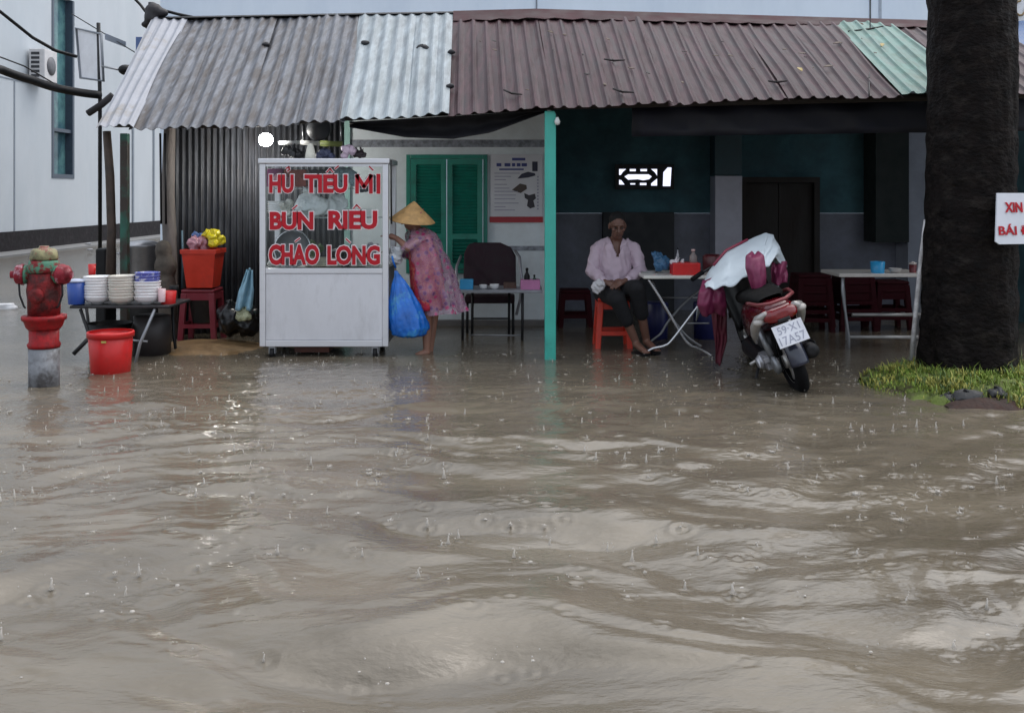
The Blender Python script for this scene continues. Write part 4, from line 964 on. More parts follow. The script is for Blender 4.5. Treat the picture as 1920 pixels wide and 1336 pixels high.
mb = MB(); c = P(582, 297, 9.6); mb.lathe([(.055, 0), (.045, .06), (.025, .14), (.01, .15)], (c.x, c.y, zc + .002), 20); mb.build('paper_cone', mt('cream_cone', (.66, .64, .55), .6), top=('cream cone shaped cover standing on the roof of the cart', 'cone'))
bag(652, 286, 9.65, .075, mt('lilac_bag', (.55, .42, .5), .35, 0, .15), 'pinkish lilac plastic bag on the right of the cart roof', 33)
bag(545, 288, 9.7, .1, BLACK_BAG, 'dark crumpled bag on the cart roof near the lamp', 34, sq=(1.4, .7, .5))
bag(675, 291, 9.75, .07, mt('brown_dark_bag', (.04, .025, .03), .5), 'low dark brown bundle at the right end of the cart roof', 35, sq=(1.4, .7, .4))
bag(612, 290, 9.75, .07, mt('navy_bag', (.06, .07, .13), .4), 'dark navy bundle behind the cream cone on the cart roof', 36, sq=(1.4, .7, .5))
mb = MB()
proto_c = bowl_mb(.095, .06).build('bowl', WHITE_CER, top=('bottom white bowl in the short stack on the middle shelf of the cart', 'bowl')); proto_c.location = (PX(520, 9.75), 9.75, zs + .002)
for k in range(4):
    o = copy_tree(proto_c); o.location.z += .022 * (k + 1)
    o['label'] = '%s white bowl in the short stack on the middle shelf of the cart' % ('second', 'third', 'fourth', 'topmost')[k]
proto_c['group'] = 'white bowls inside the cart'
for o in [x for x in COL.objects if 'short stack on the middle' in x.get('label', '')]: o['group'] = 'white bowls inside the cart'
gbox('foam_tray', 630, 700, 392, 407, 9.65, .2, mt('foam_tray_white', (.78, .78, .76), .5), 'white foam tray at the right of the middle shelf inside the cart', 'tray')
gbox('noodle_tray', 570, 640, 484, 500, 9.5, .2, mt('noodle_cream', (.62, .55, .42), .6, 0, .3, 30), 'cream noodle tray on the counter behind the lowest lettering', 'tray')
gbox('cutting_board', 655, 710, 484, 500, 9.47, .1, mt('pale_board', (.6, .56, .5), .6), 'pale board at the right end of the counter behind the lowest lettering', 'board')
bag(530, 342, 9.72, .085, mt('rose_bag', (.62, .32, .36), .35, 0, .15), 'rose pink plastic bag at the left of the top shelf inside the cart', 72)
# lit lamp above the cart
lm = thing('work_lamp', 'glaring white lamp at the end of a horizontal tube above the cart', 'lamp', P(500, 300, 10.58))
lc = P(498, 262, 10.66)
mb = MB(); mb.ell(lc, (.075, .06, .07), n=20)
EM = mt('lamp_glow', (1.0, .98, .93), .5, 0, 0, emit=110); mb.build('bulb', EM, lm)
mb = MB(); mb.tube([P(523, 268, 10.6), P(563, 267, 10.6)], .02, 10); mb.build('socket', mt('lamp_white', (.7, .74, .76), .4), lm)
mb = MB(); mb.tube([P(563.5, 267, 10.6), P(600, 269, 10.61)], .024, 10); mb.build('tube', mt('tube_white', (.75, .76, .74), .4), lm)
mb = MB(); mb.tube([P(600.5, 269, 10.61), P(642, 270, 10.62)], .03, 10); mb.build('tube', mt('tube_olive', (.3, .36, .12), .5), lm)['label'] = 'olive green end of the tube'
for px in (568, 640):
    mb = MB(); mb.tube([P(px, 264, 10.61), P(px - 1, 236, 10.58)], .006, 6); mb.build('hanger', STEEL_DULL, lm)
ld = bpy.data.lights.new('work_lamp_light', 'POINT'); lo_ = bpy.data.objects.new('work_lamp_light', ld); COL.objects.link(lo_); lo_.location = lc + Vector((0, -.12, .0)); ld.energy = 9; ld.shadow_soft_size = .07; ld.color = (1, .97, .9)
lo_.parent = lm; lo_.location = lc + Vector((0, -.12, 0)) - lm.location
mb = MB(); mb.lathe([(.13, 0), (.12, .03), (.05, .07), (.02, .08)], P(598, 242, 10.5), 22, Matrix.Rotation(R(70), 3, 'X')); mb.build('fan_cover', mt('fan_grey', (.06, .065, .075), .5), top=('round grey fan cover hanging under the eave above the cart', 'fan'))
# ------------------------------------------------------------------ woman at the cart
WY = 9.62
W = lambda px, py, Y=WY: P(px, py, Y)
woman = thing('person', 'person in a conical straw hat and dotted pink raincoat reaching into the cart', 'person', (PX(805, WY), WY, 0))
mb = MB()
mb.cap(W(806, 530), W(797, 470), .13, .13); mb.cap(W(797, 470), W(788, 445), .13, .1); mb.cap(W(788, 440), W(778, 424), .05, .045)
hd = W(773, 409); hM = Matrix.Rotation(R(-80), 3, 'Z') @ Matrix.Rotation(R(15), 3, 'X')   # facing the cart
mb.ell(hd + hM @ Vector((0, .01, .02)), (.076, .092, .092), hM); mb.ell(hd + hM @ Vector((0, -.03, -.05)), (.055, .062, .062), hM)
mb.cap(hd + hM @ Vector((0, -.088, .01)), hd + hM @ Vector((0, -.106, -.02)), .009, .014); mb.ell(hd + hM @ Vector((0, -.078, -.055)), (.024, .014, .012), hM)
for s in (-1, 1): mb.ell(hd + hM @ Vector((s * .076, .012, -.01)), (.012, .022, .032), hM)
def arm(mb, a, e, w_, ra=.043, rw=.026): mb.cap(a, e, ra, ra * .82); mb.cap(e, w_, ra * .82, rw)
def hand(mb, w_, d, nrm, s=1.0, curl=.5, side=1):
    """palm, four unequal bent fingers and a thumb, growing from the wrist along d"""
    d = d.normalized(); nrm = (nrm - d * nrm.dot(d)).normalized(); q = d.cross(nrm) * side
    pc = w_ + d * .045 * s
    mb.cap(w_, pc + d * .01 * s, .024 * s, .03 * s); 
    for k, ln in enumerate((.075, .085, .08, .062)):
        b0 = w_ + d * .08 * s + q * (.034 - .0225 * k) * s - d * (.006 * abs(k - 1)) * s; ln *= s
        d1 = (d - nrm * curl * .5).normalized(); d2 = (d - nrm * curl * 1.4).normalized()
        mb.cap(w_ + d * .03 * s + q * (.02 - .0135 * k) * s, b0, .0115 * s, .0095 * s, 8)
        b1 = b0 + d1 * ln * .5; mb.cap(b0, b1, .0095 * s, .0085 * s, 8); mb.cap(b1, b1 + d2 * ln * .5, .0085 * s, .0068 * s, 8)
    t0 = w_ + d * .02 * s + q * .025 * s; t1 = t0 + (q * .8 + d * .7).normalized() * .042 * s; mb.cap(t0, t1, .014 * s, .011 * s, 8); mb.cap(t1, t1 + (d + q * .15 - nrm * curl * .4).normalized() * .032 * s, .011 * s, .0085 * s, 8)
wr = W(744, 447, 9.5); arm(mb, W(788, 447, 9.5), W(765, 465, 9.42), wr); hand(mb, wr, Vector((-1, .1, .35)), Vector((0, 0, 1)), 1, .5)
wr2 = W(745, 470, 9.72); arm(mb, W(790, 450, 9.74), W(770, 482, 9.75), wr2); hand(mb, wr2, Vector((-1, 0, .1)), Vector((0, 0, 1)), 1, .5)
for hx, kx, ax_, Y in ((803, 800, 800, 9.56), (812, 812, 806, 9.72)):
    mb.cap(W(hx, 530, Y), W(kx, 592, Y), .075, .055); mb.cap(W(kx, 592, Y), W(ax_, 655, Y), .053, .034)
    mb.cap(W(ax_, 660, Y), W(ax_ - 18, 666, Y - .02), .036, .026)
mb.build('body', SKIN_LT, woman, remesh=.007, smooth=2)
mb = MB(); mb.ell(hd + hM @ Vector((0, .03, .03)), (.085, .09, .09), hM); mb.ell(hd + hM @ Vector((0, .1, -.03)), (.045, .04, .05), hM); mb.build('hair', HAIR, woman, remesh=.01)
hc_ = W(773, 412, 9.58); HMt = Matrix.Rotation(R(6), 3, 'Y') @ Matrix.Rotation(R(8), 3, 'X')
ht = MB(); prof = [(.004, .185), (.03, .165), (.09, .11), (.15, .06), (.21, .005), (.215, 0)]
ht.lathe(prof, W(773, 414, 9.58), 40, HMt, cap0=True, cap1=False); hat = ht.build('conical_hat', STRAW, woman, solid=.006)
mb = MB()
for s in (-1, 1): mb.tube([hc_ + HMt @ Vector((.09, s * .09, .1)), hd + Vector((.0, s * .08, -.03)), hd + hM @ Vector((0, -.04, -.105))], .004, 5)
mb.build('chin_strap', mt('strap_pink', (.4, .1, .15), .7), hat)
# flowered dress
def tube_cloth(sec, n=48, folds=9, amp=.03, seed=0, half=None):
    """sec: list of (centre, rx, ry) rings from top to bottom"""
    rows = []
    for k, (c, rx, ry) in enumerate(sec):
        t = k / (len(sec) - 1); row = []
        for j in range(n):
            a_ = 2 * math.pi * j / n; f = 1 + amp * t * math.sin(folds * a_ + seed) + amp * .5 * t * math.sin(folds * 1.7 * a_ + 2 * seed + t * 3)
            row.append(Vector(c) + Vector((rx * f * math.cos(a_), ry * f * math.sin(a_), .01 * math.sin(5 * a_ + seed) * t)))
        rows.append(row)
    return rows
def refine(sec, n):
    out = []
    for i in range(n):
        t = i / (n - 1) * (len(sec) - 1); k = min(int(t), len(sec) - 2); f = t - k
        (c0, a0, b0), (c1, a1, b1) = sec[k], sec[k + 1]; f = f
        out.append((Vector(c0).lerp(Vector(c1), f), lerp(a0, a1, f), lerp(b0, b1, f)))
    return out
DRESS = mt('flowered_dress', (.45, .02, .05), .8, 0, .2, 10, .2, 20, (.6, .16, .1), 22, (.5, .56), .9)
mb = MB(); mb.sheet(tube_cloth(refine([(W(788, 440), .1, .12), (W(794, 470), .14, .17), (W(799, 510), .15, .17), (W(802, 545), .155, .19), (W(803, 578), .15, .19)], 20), 48, 8, .05, 1), wrap=True); mb.build('dress', DRESS, woman, solid=.006)
RC = bpy.data.materials.new('dotted_raincoat'); RC.use_nodes = True; N, L = RC.node_tree.nodes, RC.node_tree.links; b = N["Principled BSDF"]
tc = N.new("ShaderNodeTexCoord"); vo = N.new("ShaderNodeTexVoronoi"); vo.inputs['Scale'].default_value = 17; vo.inputs['Randomness'].default_value = 1; L.new(tc.outputs['Object'], vo.inputs['Vector'])
ra = N.new("ShaderNodeValToRGB"); ra.color_ramp.interpolation = 'EASE'; ra.color_ramp.elements[0].color = (1, 1, 1, 1); ra.color_ramp.elements[1].color = (0, 0, 0, 1); ra.color_ramp.elements[0].position = .18; ra.color_ramp.elements[1].position = .5; L.new(vo.outputs['Distance'], ra.inputs[0])
rc = N.new("ShaderNodeValToRGB"); rc.color_ramp.interpolation = 'CONSTANT'; rc.color_ramp.elements[0].color = (.45, .05, .16, 1); rc.color_ramp.elements[1].color = (.16, .07, .18, 1); rc.color_ramp.elements[1].position = .45
sp = N.new("ShaderNodeSeparateColor"); L.new(vo.outputs['Color'], sp.inputs[0]); L.new(sp.outputs[0], rc.inputs[0])
mx = N.new("ShaderNodeMix"); mx.data_type = 'RGBA'; mx.inputs[6].default_value = (.5, .3, .41, 1); L.new(ra.outputs[0], mx.inputs[0]); L.new(rc.outputs[0], mx.inputs[7]); L.new(mx.outputs[2], b.inputs['Base Color'])
ma = N.new("ShaderNodeMapRange"); ma.inputs[3].default_value = .42; ma.inputs[4].default_value = .88; L.new(ra.outputs[0], ma.inputs[0]); L.new(ma.outputs[0], b.inputs['Alpha']); b.inputs['Roughness'].default_value = .25
mb = MB(); mb.sheet(tube_cloth(refine([(W(783, 428), .055, .07), (W(790, 440), .13, .18), (W(799, 470), .16, .2), (W(810, 510), .185, .22), (W(820, 550), .19, .22), (W(832, 585), .19, .2)], 26), 64, 6, .16, 2), wrap=True)
for Y, e in ((9.46, (764, 467)), (9.76, (768, 484))):
    mb.sheet(tube_cloth(refine([(W(789, 448, Y), .075, .07), (W(776, 458, Y), .07, .08), (W(*e, Y - .02), .065, .085)], 8), 24, 5, .06, 3), wrap=True)
o = mb.build('raincoat', RC, woman)
from mathutils import noise as mn
for v, n_ in zip(o.data.vertices, [v.normal.copy() for v in o.data.vertices]):      # crumpled wet film
    c = v.co * 8; v.co += n_ * (.022 * (1 - 2.2 * abs(mn.noise(Vector((c.x, c.y, c.z * .7))))) + .01 * mn.noise(c * 2.3))
# the blue bag hung on the cart
bb = thing('plastic_bag', 'big shiny blue plastic bag hanging from the right side of the cart', 'bag', W(765, 630, 9.35))
mb = MB(); rows = []
bs = [(742, 508, .012), (745, 517, .028), (751, 537, .075), (757, 565, .125), (764, 595, .16), (767, 615, .165), (766, 628, .14), (766, 632, .05)]
for k in range(40):
    t = k / 39 * (len(bs) - 1); i = min(int(t), len(bs) - 2); f = t - i; px, py, r = (lerp(bs[i][m], bs[i + 1][m], f) for m in range(3)); row = []
    for j in range(48):
        a_ = 2 * math.pi * j / 48; fl = 1 + .1 * math.sin(6 * a_ + k * .05) + .06 * math.sin(11 * a_ + k * .22) + .05 * math.sin(17 * a_ - k * .5)
        row.append(W(px, py, 9.4) + Vector((r * fl * math.cos(a_), r * fl * .7 * math.sin(a_), .006 * math.sin(9 * a_ + k))))
    rows.append(row)
mb.sheet(rows, wrap=True); mb.build('body', mt('blue_bag_film', (.015, .16, .62), .22, 0, .3, 7, .4, 16, (.1, .42, .5), 6, (.52, .66), .7), bb)
mb = MB(); mb.tube([W(742, 502, 9.4), W(737, 490, 9.37), W(735, 480, 9.36)], .01, 6); mb.build('handle', MATS['blue_bag_film'], bb)
bag(742, 478, 9.5, .09, mt('white_mottled', (.6, .63, .66), .5, 0, .3, 20), 'white mottled bundle beside the cart below the reaching arm', 41, name='bundle', cat='bundle', sq=(.6, .7, 1.2))

# ------------------------------------------------------------------ poster on the white wall
PYW = 11.68; X_ = lambda px: PX(px, PYW); Z_ = lambda py: PZ(py, PYW)
ps_ = thing('menu_poster', 'white menu poster with food pictures and a dark red bottom bar on the wall', 'poster', (X_(967), PYW, Z_(416)))
mb = MB(); mb.bb(X_(919), X_(1017), PYW, PYW + .012, Z_(406), Z_(289)); mb.build('sheet', mt('poster_grey_white', (.6, .6, .63), .5, 0, .06, 4), ps_)
mb = MB(); mb.bb(X_(918), X_(1018), PYW - .002, PYW + .011, Z_(417), Z_(406.3)); mb.build('bottom_bar', INK_RED, ps_)
yk = PYW - .004
def strip(pa, pb, pt_, pb_, m, name='printed_line'):
    mb = MB(); mb.bb(X_(pa), X_(pb), yk, yk + .003, Z_(pb_), Z_(pt_)); return mb.build(name, m, ps_)
strip(960, 985, 296, 301, INK_BLUE)
for a, c in ((931, 940), (946, 957), (960, 966), (969, 976), (978, 988)): strip(a, c, 306, 312, INK_BLUE)
strip(936, 982, 316, 319, INK_BLUE)
PALE_INK = mt('pale_ink', (.33, .33, .42), .6)
for k, y in enumerate((324, 330, 336, 345, 352, 358, 365, 372, 380, 387, 393)):
    strip(927, random.uniform(945, 975), y, y + 1.6, PALE_INK)
mb = MB(); mb.bb(X_(998), X_(1008), yk, yk + .003, Z_(321), Z_(303)); mb.build('printed_cup', INK, ps_)
mb = MB(); mb.prism([Vector((X_(a), yk, Z_(c))) for a, c in ((970, 335), (978, 326), (990, 322), (1003, 325), (1004, 329), (990, 333))], (0, .003, 0)); mb.build('printed_dish', INK, ps_)
mb = MB(); mb.prism([Vector((X_(a), yk, Z_(c))) for a, c in ((960, 356), (975, 344), (987, 347), (988, 354), (976, 362))], (0, .003, 0)); mb.build('printed_dish', mt('dish_brown', (.08, .06, .05), .6), ps_)
mb = MB(); mb.prism([Vector((X_(a), yk, Z_(c))) for a, c in ((983, 362), (992, 366), (1003, 363), (1005, 372), (1000, 376), (1003, 388), (994, 391), (988, 386), (990, 375), (984, 371))], (0, .003, 0)); mb.build('printed_dish', mt('dish_dark', (.04, .035, .045), .6), ps_)
for y in range(330, 396, 6): strip(1007, 1010, y, y + 3, PALE_INK)

# ------------------------------------------------------------------ table against the white wall
t2 = thing('side_table', 'grey topped table on thin black legs under the menu poster', 'table', (PX(925, 10.6), 10.6, 0))
tz = PZ(544, 10.4)
mb = MB(); mb.bb(PX(862, 10.4), PX(1017, 10.4), 10.4, 10.95, tz - .03, tz); mb.build('tabletop', mt('grey_laminate', (.3, .31, .34), .35, 0, .25, 8), t2, bevel=.006)
for px, y in ((868, 10.43), (886, 10.9), (980, 10.43), (955, 10.9)):
    mb = MB(); mb.tube([(PX(px, y), y, tz - .03), (PX(px - 1, y), y, -.12)], .015, 7); mb.build('leg', DARK_METAL, t2)
mb = MB(); mb.tube([P(886, 597, 10.9), P(955, 597, 10.9)], .01, 6); mb.build('stretcher', DARK_METAL, t2)
mb = MB(); mb.tube([P(880, 628, 10.44), P(980, 629, 10.44)], .009, 6); mb.build('stretcher', STEEL_DULL, t2)
ch = thing('armchair', 'dark maroon backed chair behind the grey topped table', 'chair', (PX(915, 11.2), 11.2, 0))
CHM = mt('dark_maroon_cloth', (.03, .012, .02), .8, 0, .3, 8, .2, 30)
mb = MB(); mb.prism([P(868, 545, 11.2), P(870, 475, 11.25), P(878, 458, 11.27), (P(890, 455, 11.27)), P(938, 455, 11.27), P(958, 464, 11.26), P(967, 480, 11.25), P(968, 545, 11.2)], (0, .07, .0)); mb.build('backrest', CHM, ch, bevel=.02)
mb = MB(); mb.bb(PX(872, 11.1), PX(965, 11.1), 10.98, 11.28, PZ(567, 11.1), PZ(553, 11.1)); mb.build('seat', CHM, ch, bevel=.02)
for px in (876, 962):
    for y in (11.0, 11.26):
        mb = MB(); mb.tube([(PX(px, y), y, PZ(567, 11.1)), (PX(px, y), y, -.1)], .016, 6); mb.build('leg', DARK_METAL, ch)
mb = MB(); mb.tube([P(966, 470, 11.22), P(974, 482, 11.1), P(978, 520, 11.02), P(976, 560, 11.0), P(968, 590, 11.0)], .016, 8); mb.build('armrest', mt('pale_tube', (.3, .3, .33), .4, .3), ch)
mb = MB(); mb.tube([P(864, 480, 11.22), P(856, 500, 11.05), P(855, 530, 11.0), P(862, 585, 11.0)], .016, 8); mb.build('armrest', MATS['pale_tube'], ch)
gbox('napkin_box', 862, 887, 524, 543, 10.5, .12, CYAN_PL, 'sky blue plastic box at the raincoat end of the grey table', 'box')
def single_bowl(px, pyb, Y, w_, h, lab, m=WHITE_CER):
    r = w_ * Y / FPX / 2; o = bowl_mb(r, h).build('bowl', m, top=(lab, 'bowl')); o.location = (PX(px, Y), Y, PZ(pyb, Y)); return o
single_bowl(906, 543.5, 10.55, 15, .055, 'small white bowl beside the blue box on the grey table'); single_bowl(927, 543.5, 10.55, 18, .06, 'larger white bowl in the middle of the grey table')
gbox('chopstick_tray', 944, 968, 530, 543, 10.6, .1, mt('brown_tray', (.1, .05, .035), .6, 0, .4, 20), 'brown tray between the white bowls and the pink basket', 'tray')
gbox('basket', 976, 1013, 525, 544, 10.45, .16, PINK_PL, 'pink plastic basket holding sauce bottles on the grey table', 'basket')
def bottle(px, pyb, Y, w_, h, m, lab, capm=BLACK):
    r = w_ * Y / FPX / 2; c = P(px, pyb, Y); t = thing('sauce_bottle', lab, 'bottle', c)
    mb = MB(); mb.lathe([(r * .9, 0), (r, .006), (r, h * .55), (r * .45, h * .75), (r * .4, h * .88)], c, 16); mb.build('body', m, t)
    mb = MB(); mb.lathe([(r * .5, h * .881), (r * .5, h), (r * .1, h * 1.02)], c, 12); mb.build('cap', capm, t)
bottle(988, 535, 10.53, 11, .18, BLACK, 'taller black sauce bottle in the pink basket'); bottle(1002, 535, 10.53, 8, .11, mt('dark_green_glass', (.02, .05, .03), .2), 'shorter dark green bottle in the pink basket')
mb = MB(); c = P(1045, 226, 9.16); mb.lathe([(.012, .03), (.016, .02), (.028, -.01), (.02, -.035), (.004, -.042)], c, 16); bl = mb.build('light_bulb', mt('bulb_off', (.7, .7, .68), .3), top=('small unlit white bulb at the top of the teal post', 'bulb'))
mb = MB(); mb.tube([c + Vector((0, 0, .03)), c + Vector((-.02, .03, .09)), c + Vector((-.06, .06, .1))], .005, 5); mb.build('wire', DARK_METAL, bl)

# emissive patches on a black panel stand in for daylight through breeze-block openings
LY = 13.05; lx = lambda a: PX(a, LY); lz = lambda c: PZ(c, LY)
ls = thing('vent_glow_panel', 'added glowing panel standing for daylight through vent openings above the seated man', 'sign', (lx(1205), LY, lz(352)))
mb = MB(); mb.bb(lx(1154), lx(1264), LY, LY + .04, lz(355), lz(308)); mb.build('panel', BLACK, ls)  # added black backing for the vent glow patches
VENT_GLOW = mt('vent_daylight_glow', (.78, .8, 1.0), .5, 0, 0, emit=.95)
def vent_patch(pts): mb = MB(); mb.prism([Vector((lx(a), LY - .008, lz(c))) for a, c in pts], (0, .006, 0)); mb.build('vent_glow_patch', VENT_GLOW, ls)
vent_patch([(1161, 317), (1174, 317), (1168, 322), (1164, 328), (1161, 328)]); vent_patch([(1181, 317), (1192, 317), (1192, 321), (1181, 321)]); vent_patch([(1201, 317), (1213, 317), (1213, 321), (1201, 321)]); vent_patch([(1221, 317), (1232, 317), (1232, 329), (1228, 323)])
vent_patch([(1161, 337), (1165, 338), (1171, 346), (1161, 346)]); vent_patch([(1182, 343.5), (1191, 343.5), (1191, 346), (1182, 346)]); vent_patch([(1200, 343), (1212, 343), (1212, 347), (1200, 347)]); vent_patch([(1221, 344), (1232, 335), (1232, 348), (1221, 348)])
vent_patch([(1171, 331), (1178, 327), (1216, 327), (1222, 331), (1217, 336), (1206, 338), (1196, 336), (1178, 337)])
vent_patch([(1244, 323), (1252, 314), (1259, 314), (1257, 349), (1243, 349)])
# ------------------------------------------------------------------ seated man
MY = 10.0
Q = lambda px, py, Y=MY: P(px, py, Y)
stool('plastic_stool', PX(1148, 10.05), 10.05, .31, PZ(556, 10.05), RED_ORANGE, 'red plastic stool under the seated man')
man = thing('person', 'man in an open lilac shirt and black trousers sitting on the red stool', 'person', (PX(1150, 10), 10.0, 0))
mb = MB()
mb.cap(Q(1150, 540), Q(1153, 500), .13, .125); mb.cap(Q(1153, 500), Q(1154, 462), .13, .11); mb.cap(Q(1126, 463), Q(1186, 463), .042, .042); mb.cap(Q(1155, 455), Q(1157, 438, 9.91), .056, .052)
hd = Q(1158, 424, 9.88); hM = Matrix.Rotation(R(3), 3, 'Z') @ Matrix.Rotation(R(20), 3, 'X')
V = lambda x, y, z: hd + hM @ Vector((x, y, z))
mb.ell(V(0, .012, .03), (.076, .094, .09), hM); mb.ell(V(0, -.03, -.05), (.058, .062, .062), hM); mb.ell(V(0, -.062, -.088), (.026, .022, .02), hM)
mb.cap(V(0, -.083, .02), V(0, -.108, -.022), .009, .015, 8); mb.cap(V(-.014, -.094, -.026), V(.014, -.094, -.026), .008, .008, 8)
mb.cap(V(-.045, -.07, .038), V(.045, -.07, .038), .012, .012, 8); mb.ell(V(0, -.082, -.056), (.026, .012, .013), hM)
for s in (-1, 1): mb.ell(V(s * .078, .014, -.005), (.012, .022, .034), hM); mb.ell(V(s * .045, -.062, -.012), (.022, .02, .02), hM)
wr = Q(1135, 529, 9.72); arm(mb, Q(1120, 466), Q(1110, 508, 9.93), wr); hand(mb, wr, Vector((.85, -.35, -.25)), Vector((.1, -.5, .8)), 1, .55, -1)
wr2 = Q(1172, 527, 9.68); arm(mb, Q(1190, 466), Q(1202, 507, 9.92), wr2); hand(mb, wr2, Vector((-.85, -.3, -.25)), Vector((-.1, -.5, .8)), 1, .55, 1)
legs = (((1138, 548), (1158, 562, 9.55), (1192, 640, 9.6)), ((1166, 546), (1194, 540, 9.52), (1212, 636, 9.66)))
for h, k, a in legs:
    mb.cap(Q(*h), Q(*k), .085, .062); mb.cap(Q(*k), Q(*a), .058, .036)
    f = Q(*a); mb.cap(f + Vector((0, 0, -.02)), f + Vector((.05, -.13, -.06)), .036, .03); mb.cap(f + Vector((.05, -.13, -.06)), f + Vector((.07, -.19, -.068)), .03, .024)
    for i in range(5): b0 = f + Vector((.05 + .012 * i - .005, -.19, -.07)); mb.cap(b0, b0 + Vector((.012, -.035 + .004 * i, -.006)), .01, .008, 8)
mb.build('body', SKIN, man, remesh=.0065, smooth=1)
for s in (-1, 1):
    mb = MB(); mb.ell(V(s * .032, -.083, .014), (.013, .008, .007), hM, 10); mb.build('eye', mt('eye_dark', (.02, .015, .015), .2), man)
mb = MB(); mb.cap(V(-.022, -.09, -.057), V(.022, -.09, -.057), .004, .004, 8); mb.build('mouth', mt('lip_dark', (.07, .025, .022), .5), man)
mb = MB(); mb.ell(V(0, .03, .055), (.082, .094, .082), hM); mb.ell(V(0, .055, .0), (.08, .07, .075), hM); mb.build('hair', HAIR, man, remesh=.008, smooth=1)
# shirt with an open neck
mb = MB()
mb.cap(Q(1151, 542), Q(1153, 505), .175, .168); mb.cap(Q(1153, 505), Q(1154, 472, 9.98), .168, .145); mb.cap(Q(1144, 456), Q(1121, 467), .062, .064); mb.cap(Q(1166, 456), Q(1190, 467), .062, .064); mb.cap(Q(1150, 462), Q(1160, 462), .085, .085)
for a, e, w_ in ((Q(1120, 468), Q(1110, 508, 9.93), Q(1130, 526, 9.77)), (Q(1190, 468), Q(1202, 507, 9.92), Q(1178, 525, 9.73))):
    mb.cap(a, e, .063, .057); mb.cap(e, w_, .057, .046)
o = mb.build('shirt', SHIRT, man, remesh=.009, smooth=2)
bm = bmesh.new(); bm.from_mesh(o.data); off = wloc(man)
cut = []
for f in bm.faces:
    c = f.calc_center_median() + off; px = CX + c.x * FPX / c.y; py = YH - (c.z - EYE) * FPX / c.y
    if c.y < 10.05 and py < 482 and abs(px - 1158) < max(2, 14 * (482 - py) / 30): cut.append(f)
bmesh.ops.delete(bm, geom=cut, context='FACES'); bm.to_mesh(o.data); bm.free()
from mathutils import noise as mn
o.data.update()
for v, n_ in zip(o.data.vertices, [v.normal.copy() for v in o.data.vertices]):      # creases of a loose shirt
    c = v.co * 9; v.co += n_ * (.012 * (1 - 2 * abs(mn.noise(Vector((c.x * 1.6, c.y, c.z * .8 + c.x))))) + .006 * mn.noise(c * 2.4))
m_ = o.modifiers.new('t', 'SOLIDIFY'); m_.thickness = .006
nm = bpy.data.meshes.new_from_object(o.evaluated_get(bpy.context.evaluated_depsgraph_get())); o.modifiers.clear(); o.data = nm
mb = MB()
for s, pts in ((-1, [(1143, 446), (1137, 452), (1146, 470), (1153, 478), (1150, 462)]), (1, [(1168, 446), (1176, 453), (1170, 470), (1163, 478), (1163, 462)])):
    mb.prism([Q(a, c, 9.87 + (.05 if c < 450 else 0)) for a, c in pts], (0, .012, 0))
mb.build('collar', SHIRT, o)
mb = MB()
mb.cap(Q(1138, 548), Q(1166, 548), .135, .13)
for h, k, a in legs:
    kk = Q(*k); aa = kk.lerp(Q(*a), .5); mb.cap(Q(*h), kk, .11, .082); mb.cap(kk, aa, .08, .068)
mb.build('trousers', TROUSER, man, remesh=.01, smooth=3)
for h, k, a in legs:
    f = Q(*a); mb = MB(); mb.box(f + Vector((.035, -.09, -.105)), (.085, .25, .018), Matrix.Rotation(R(18), 3, 'Z')); mb.build('sandal', BLACK, man, bevel=.008)
bag(1122, 541, 9.7, .075, mt('white_cloth', (.62, .6, .62), .8, 0, .1), 'white folded cloth on the lap of the seated man', 51, name='folded_cloth', cat='cloth', sq=(.6, .5, 1.0))

# ------------------------------------------------------------------ white folding table
ft = thing('folding_table', 'white topped folding table on bent chrome legs beside the seated man', 'table', (PX(1275, 9.7), 9.7, 0))
fz = PZ(517, 9.42); xa, xb = PX(1207, 9.42), PX(1372, 9.42)
mb = MB(); mb.bb(xa, xb, 9.42, 10.12, fz - .03, fz); mb.build('tabletop', mt('table_white', (.68, .66, .6), .3, 0, .06, 5), ft, bevel=.008)
def bleg(pts, Y, m=CHROME):
    q = [P(a, c, Y) for a, c in pts]; out = []
    for i in range(len(q) - 1):
        p0, p1, p2, p3 = q[max(i - 1, 0)], q[i], q[i + 1], q[min(i + 2, len(q) - 1)]
        for k in range(6):
            t = k / 6; out.append(.5 * ((2 * p1) + (p2 - p0) * t + (2 * p0 - 5 * p1 + 4 * p2 - p3) * t * t + (3 * p1 - p0 - 3 * p2 + p3) * t ** 3))
    out.append(q[-1]); mb = MB(); mb.tube(out, .0125, 8); mb.build('leg', m, ft)
bleg([(1352, 524), (1312, 570), (1262, 635), (1246, 648), (1222, 654), (1205, 668), (1198, 680)], 9.45)
bleg([(1216, 524), (1240, 562), (1275, 622), (1292, 645), (1312, 654), (1334, 668), (1342, 680)], 9.47)
bleg([(1340, 525), (1290, 562), (1255, 600), (1240, 624), (1228, 634), (1215, 645)], 10.05, STEEL_DULL)
bleg([(1222, 525), (1245, 575), (1280, 622), (1300, 640), (1316, 650)], 10.07, STEEL_DULL)
mb = MB(); mb.tube([P(1240, 558, 10.06), P(1322, 558, 10.06)], .009, 6); mb.build('stretcher', STEEL_DULL, ft)
mb = MB(); mb.tube([P(1283, 606, 9.8), P(1330, 606, 9.8)], .009, 6); mb.build('stretcher', STEEL_DULL, ft)
gbox('condiment_box', 1262, 1314, 493, 516.5, 9.5, .2, RED_PL, 'bright red plastic box on the white folding table', 'box')
bag(1236, 492, 9.75, .11, mt('dusk_blue_bag', (.04, .13, .25), .4, 0, .3), 'crumpled blue plastic bag on the white table left of the red box', 61, sq=(1, .8, .8))
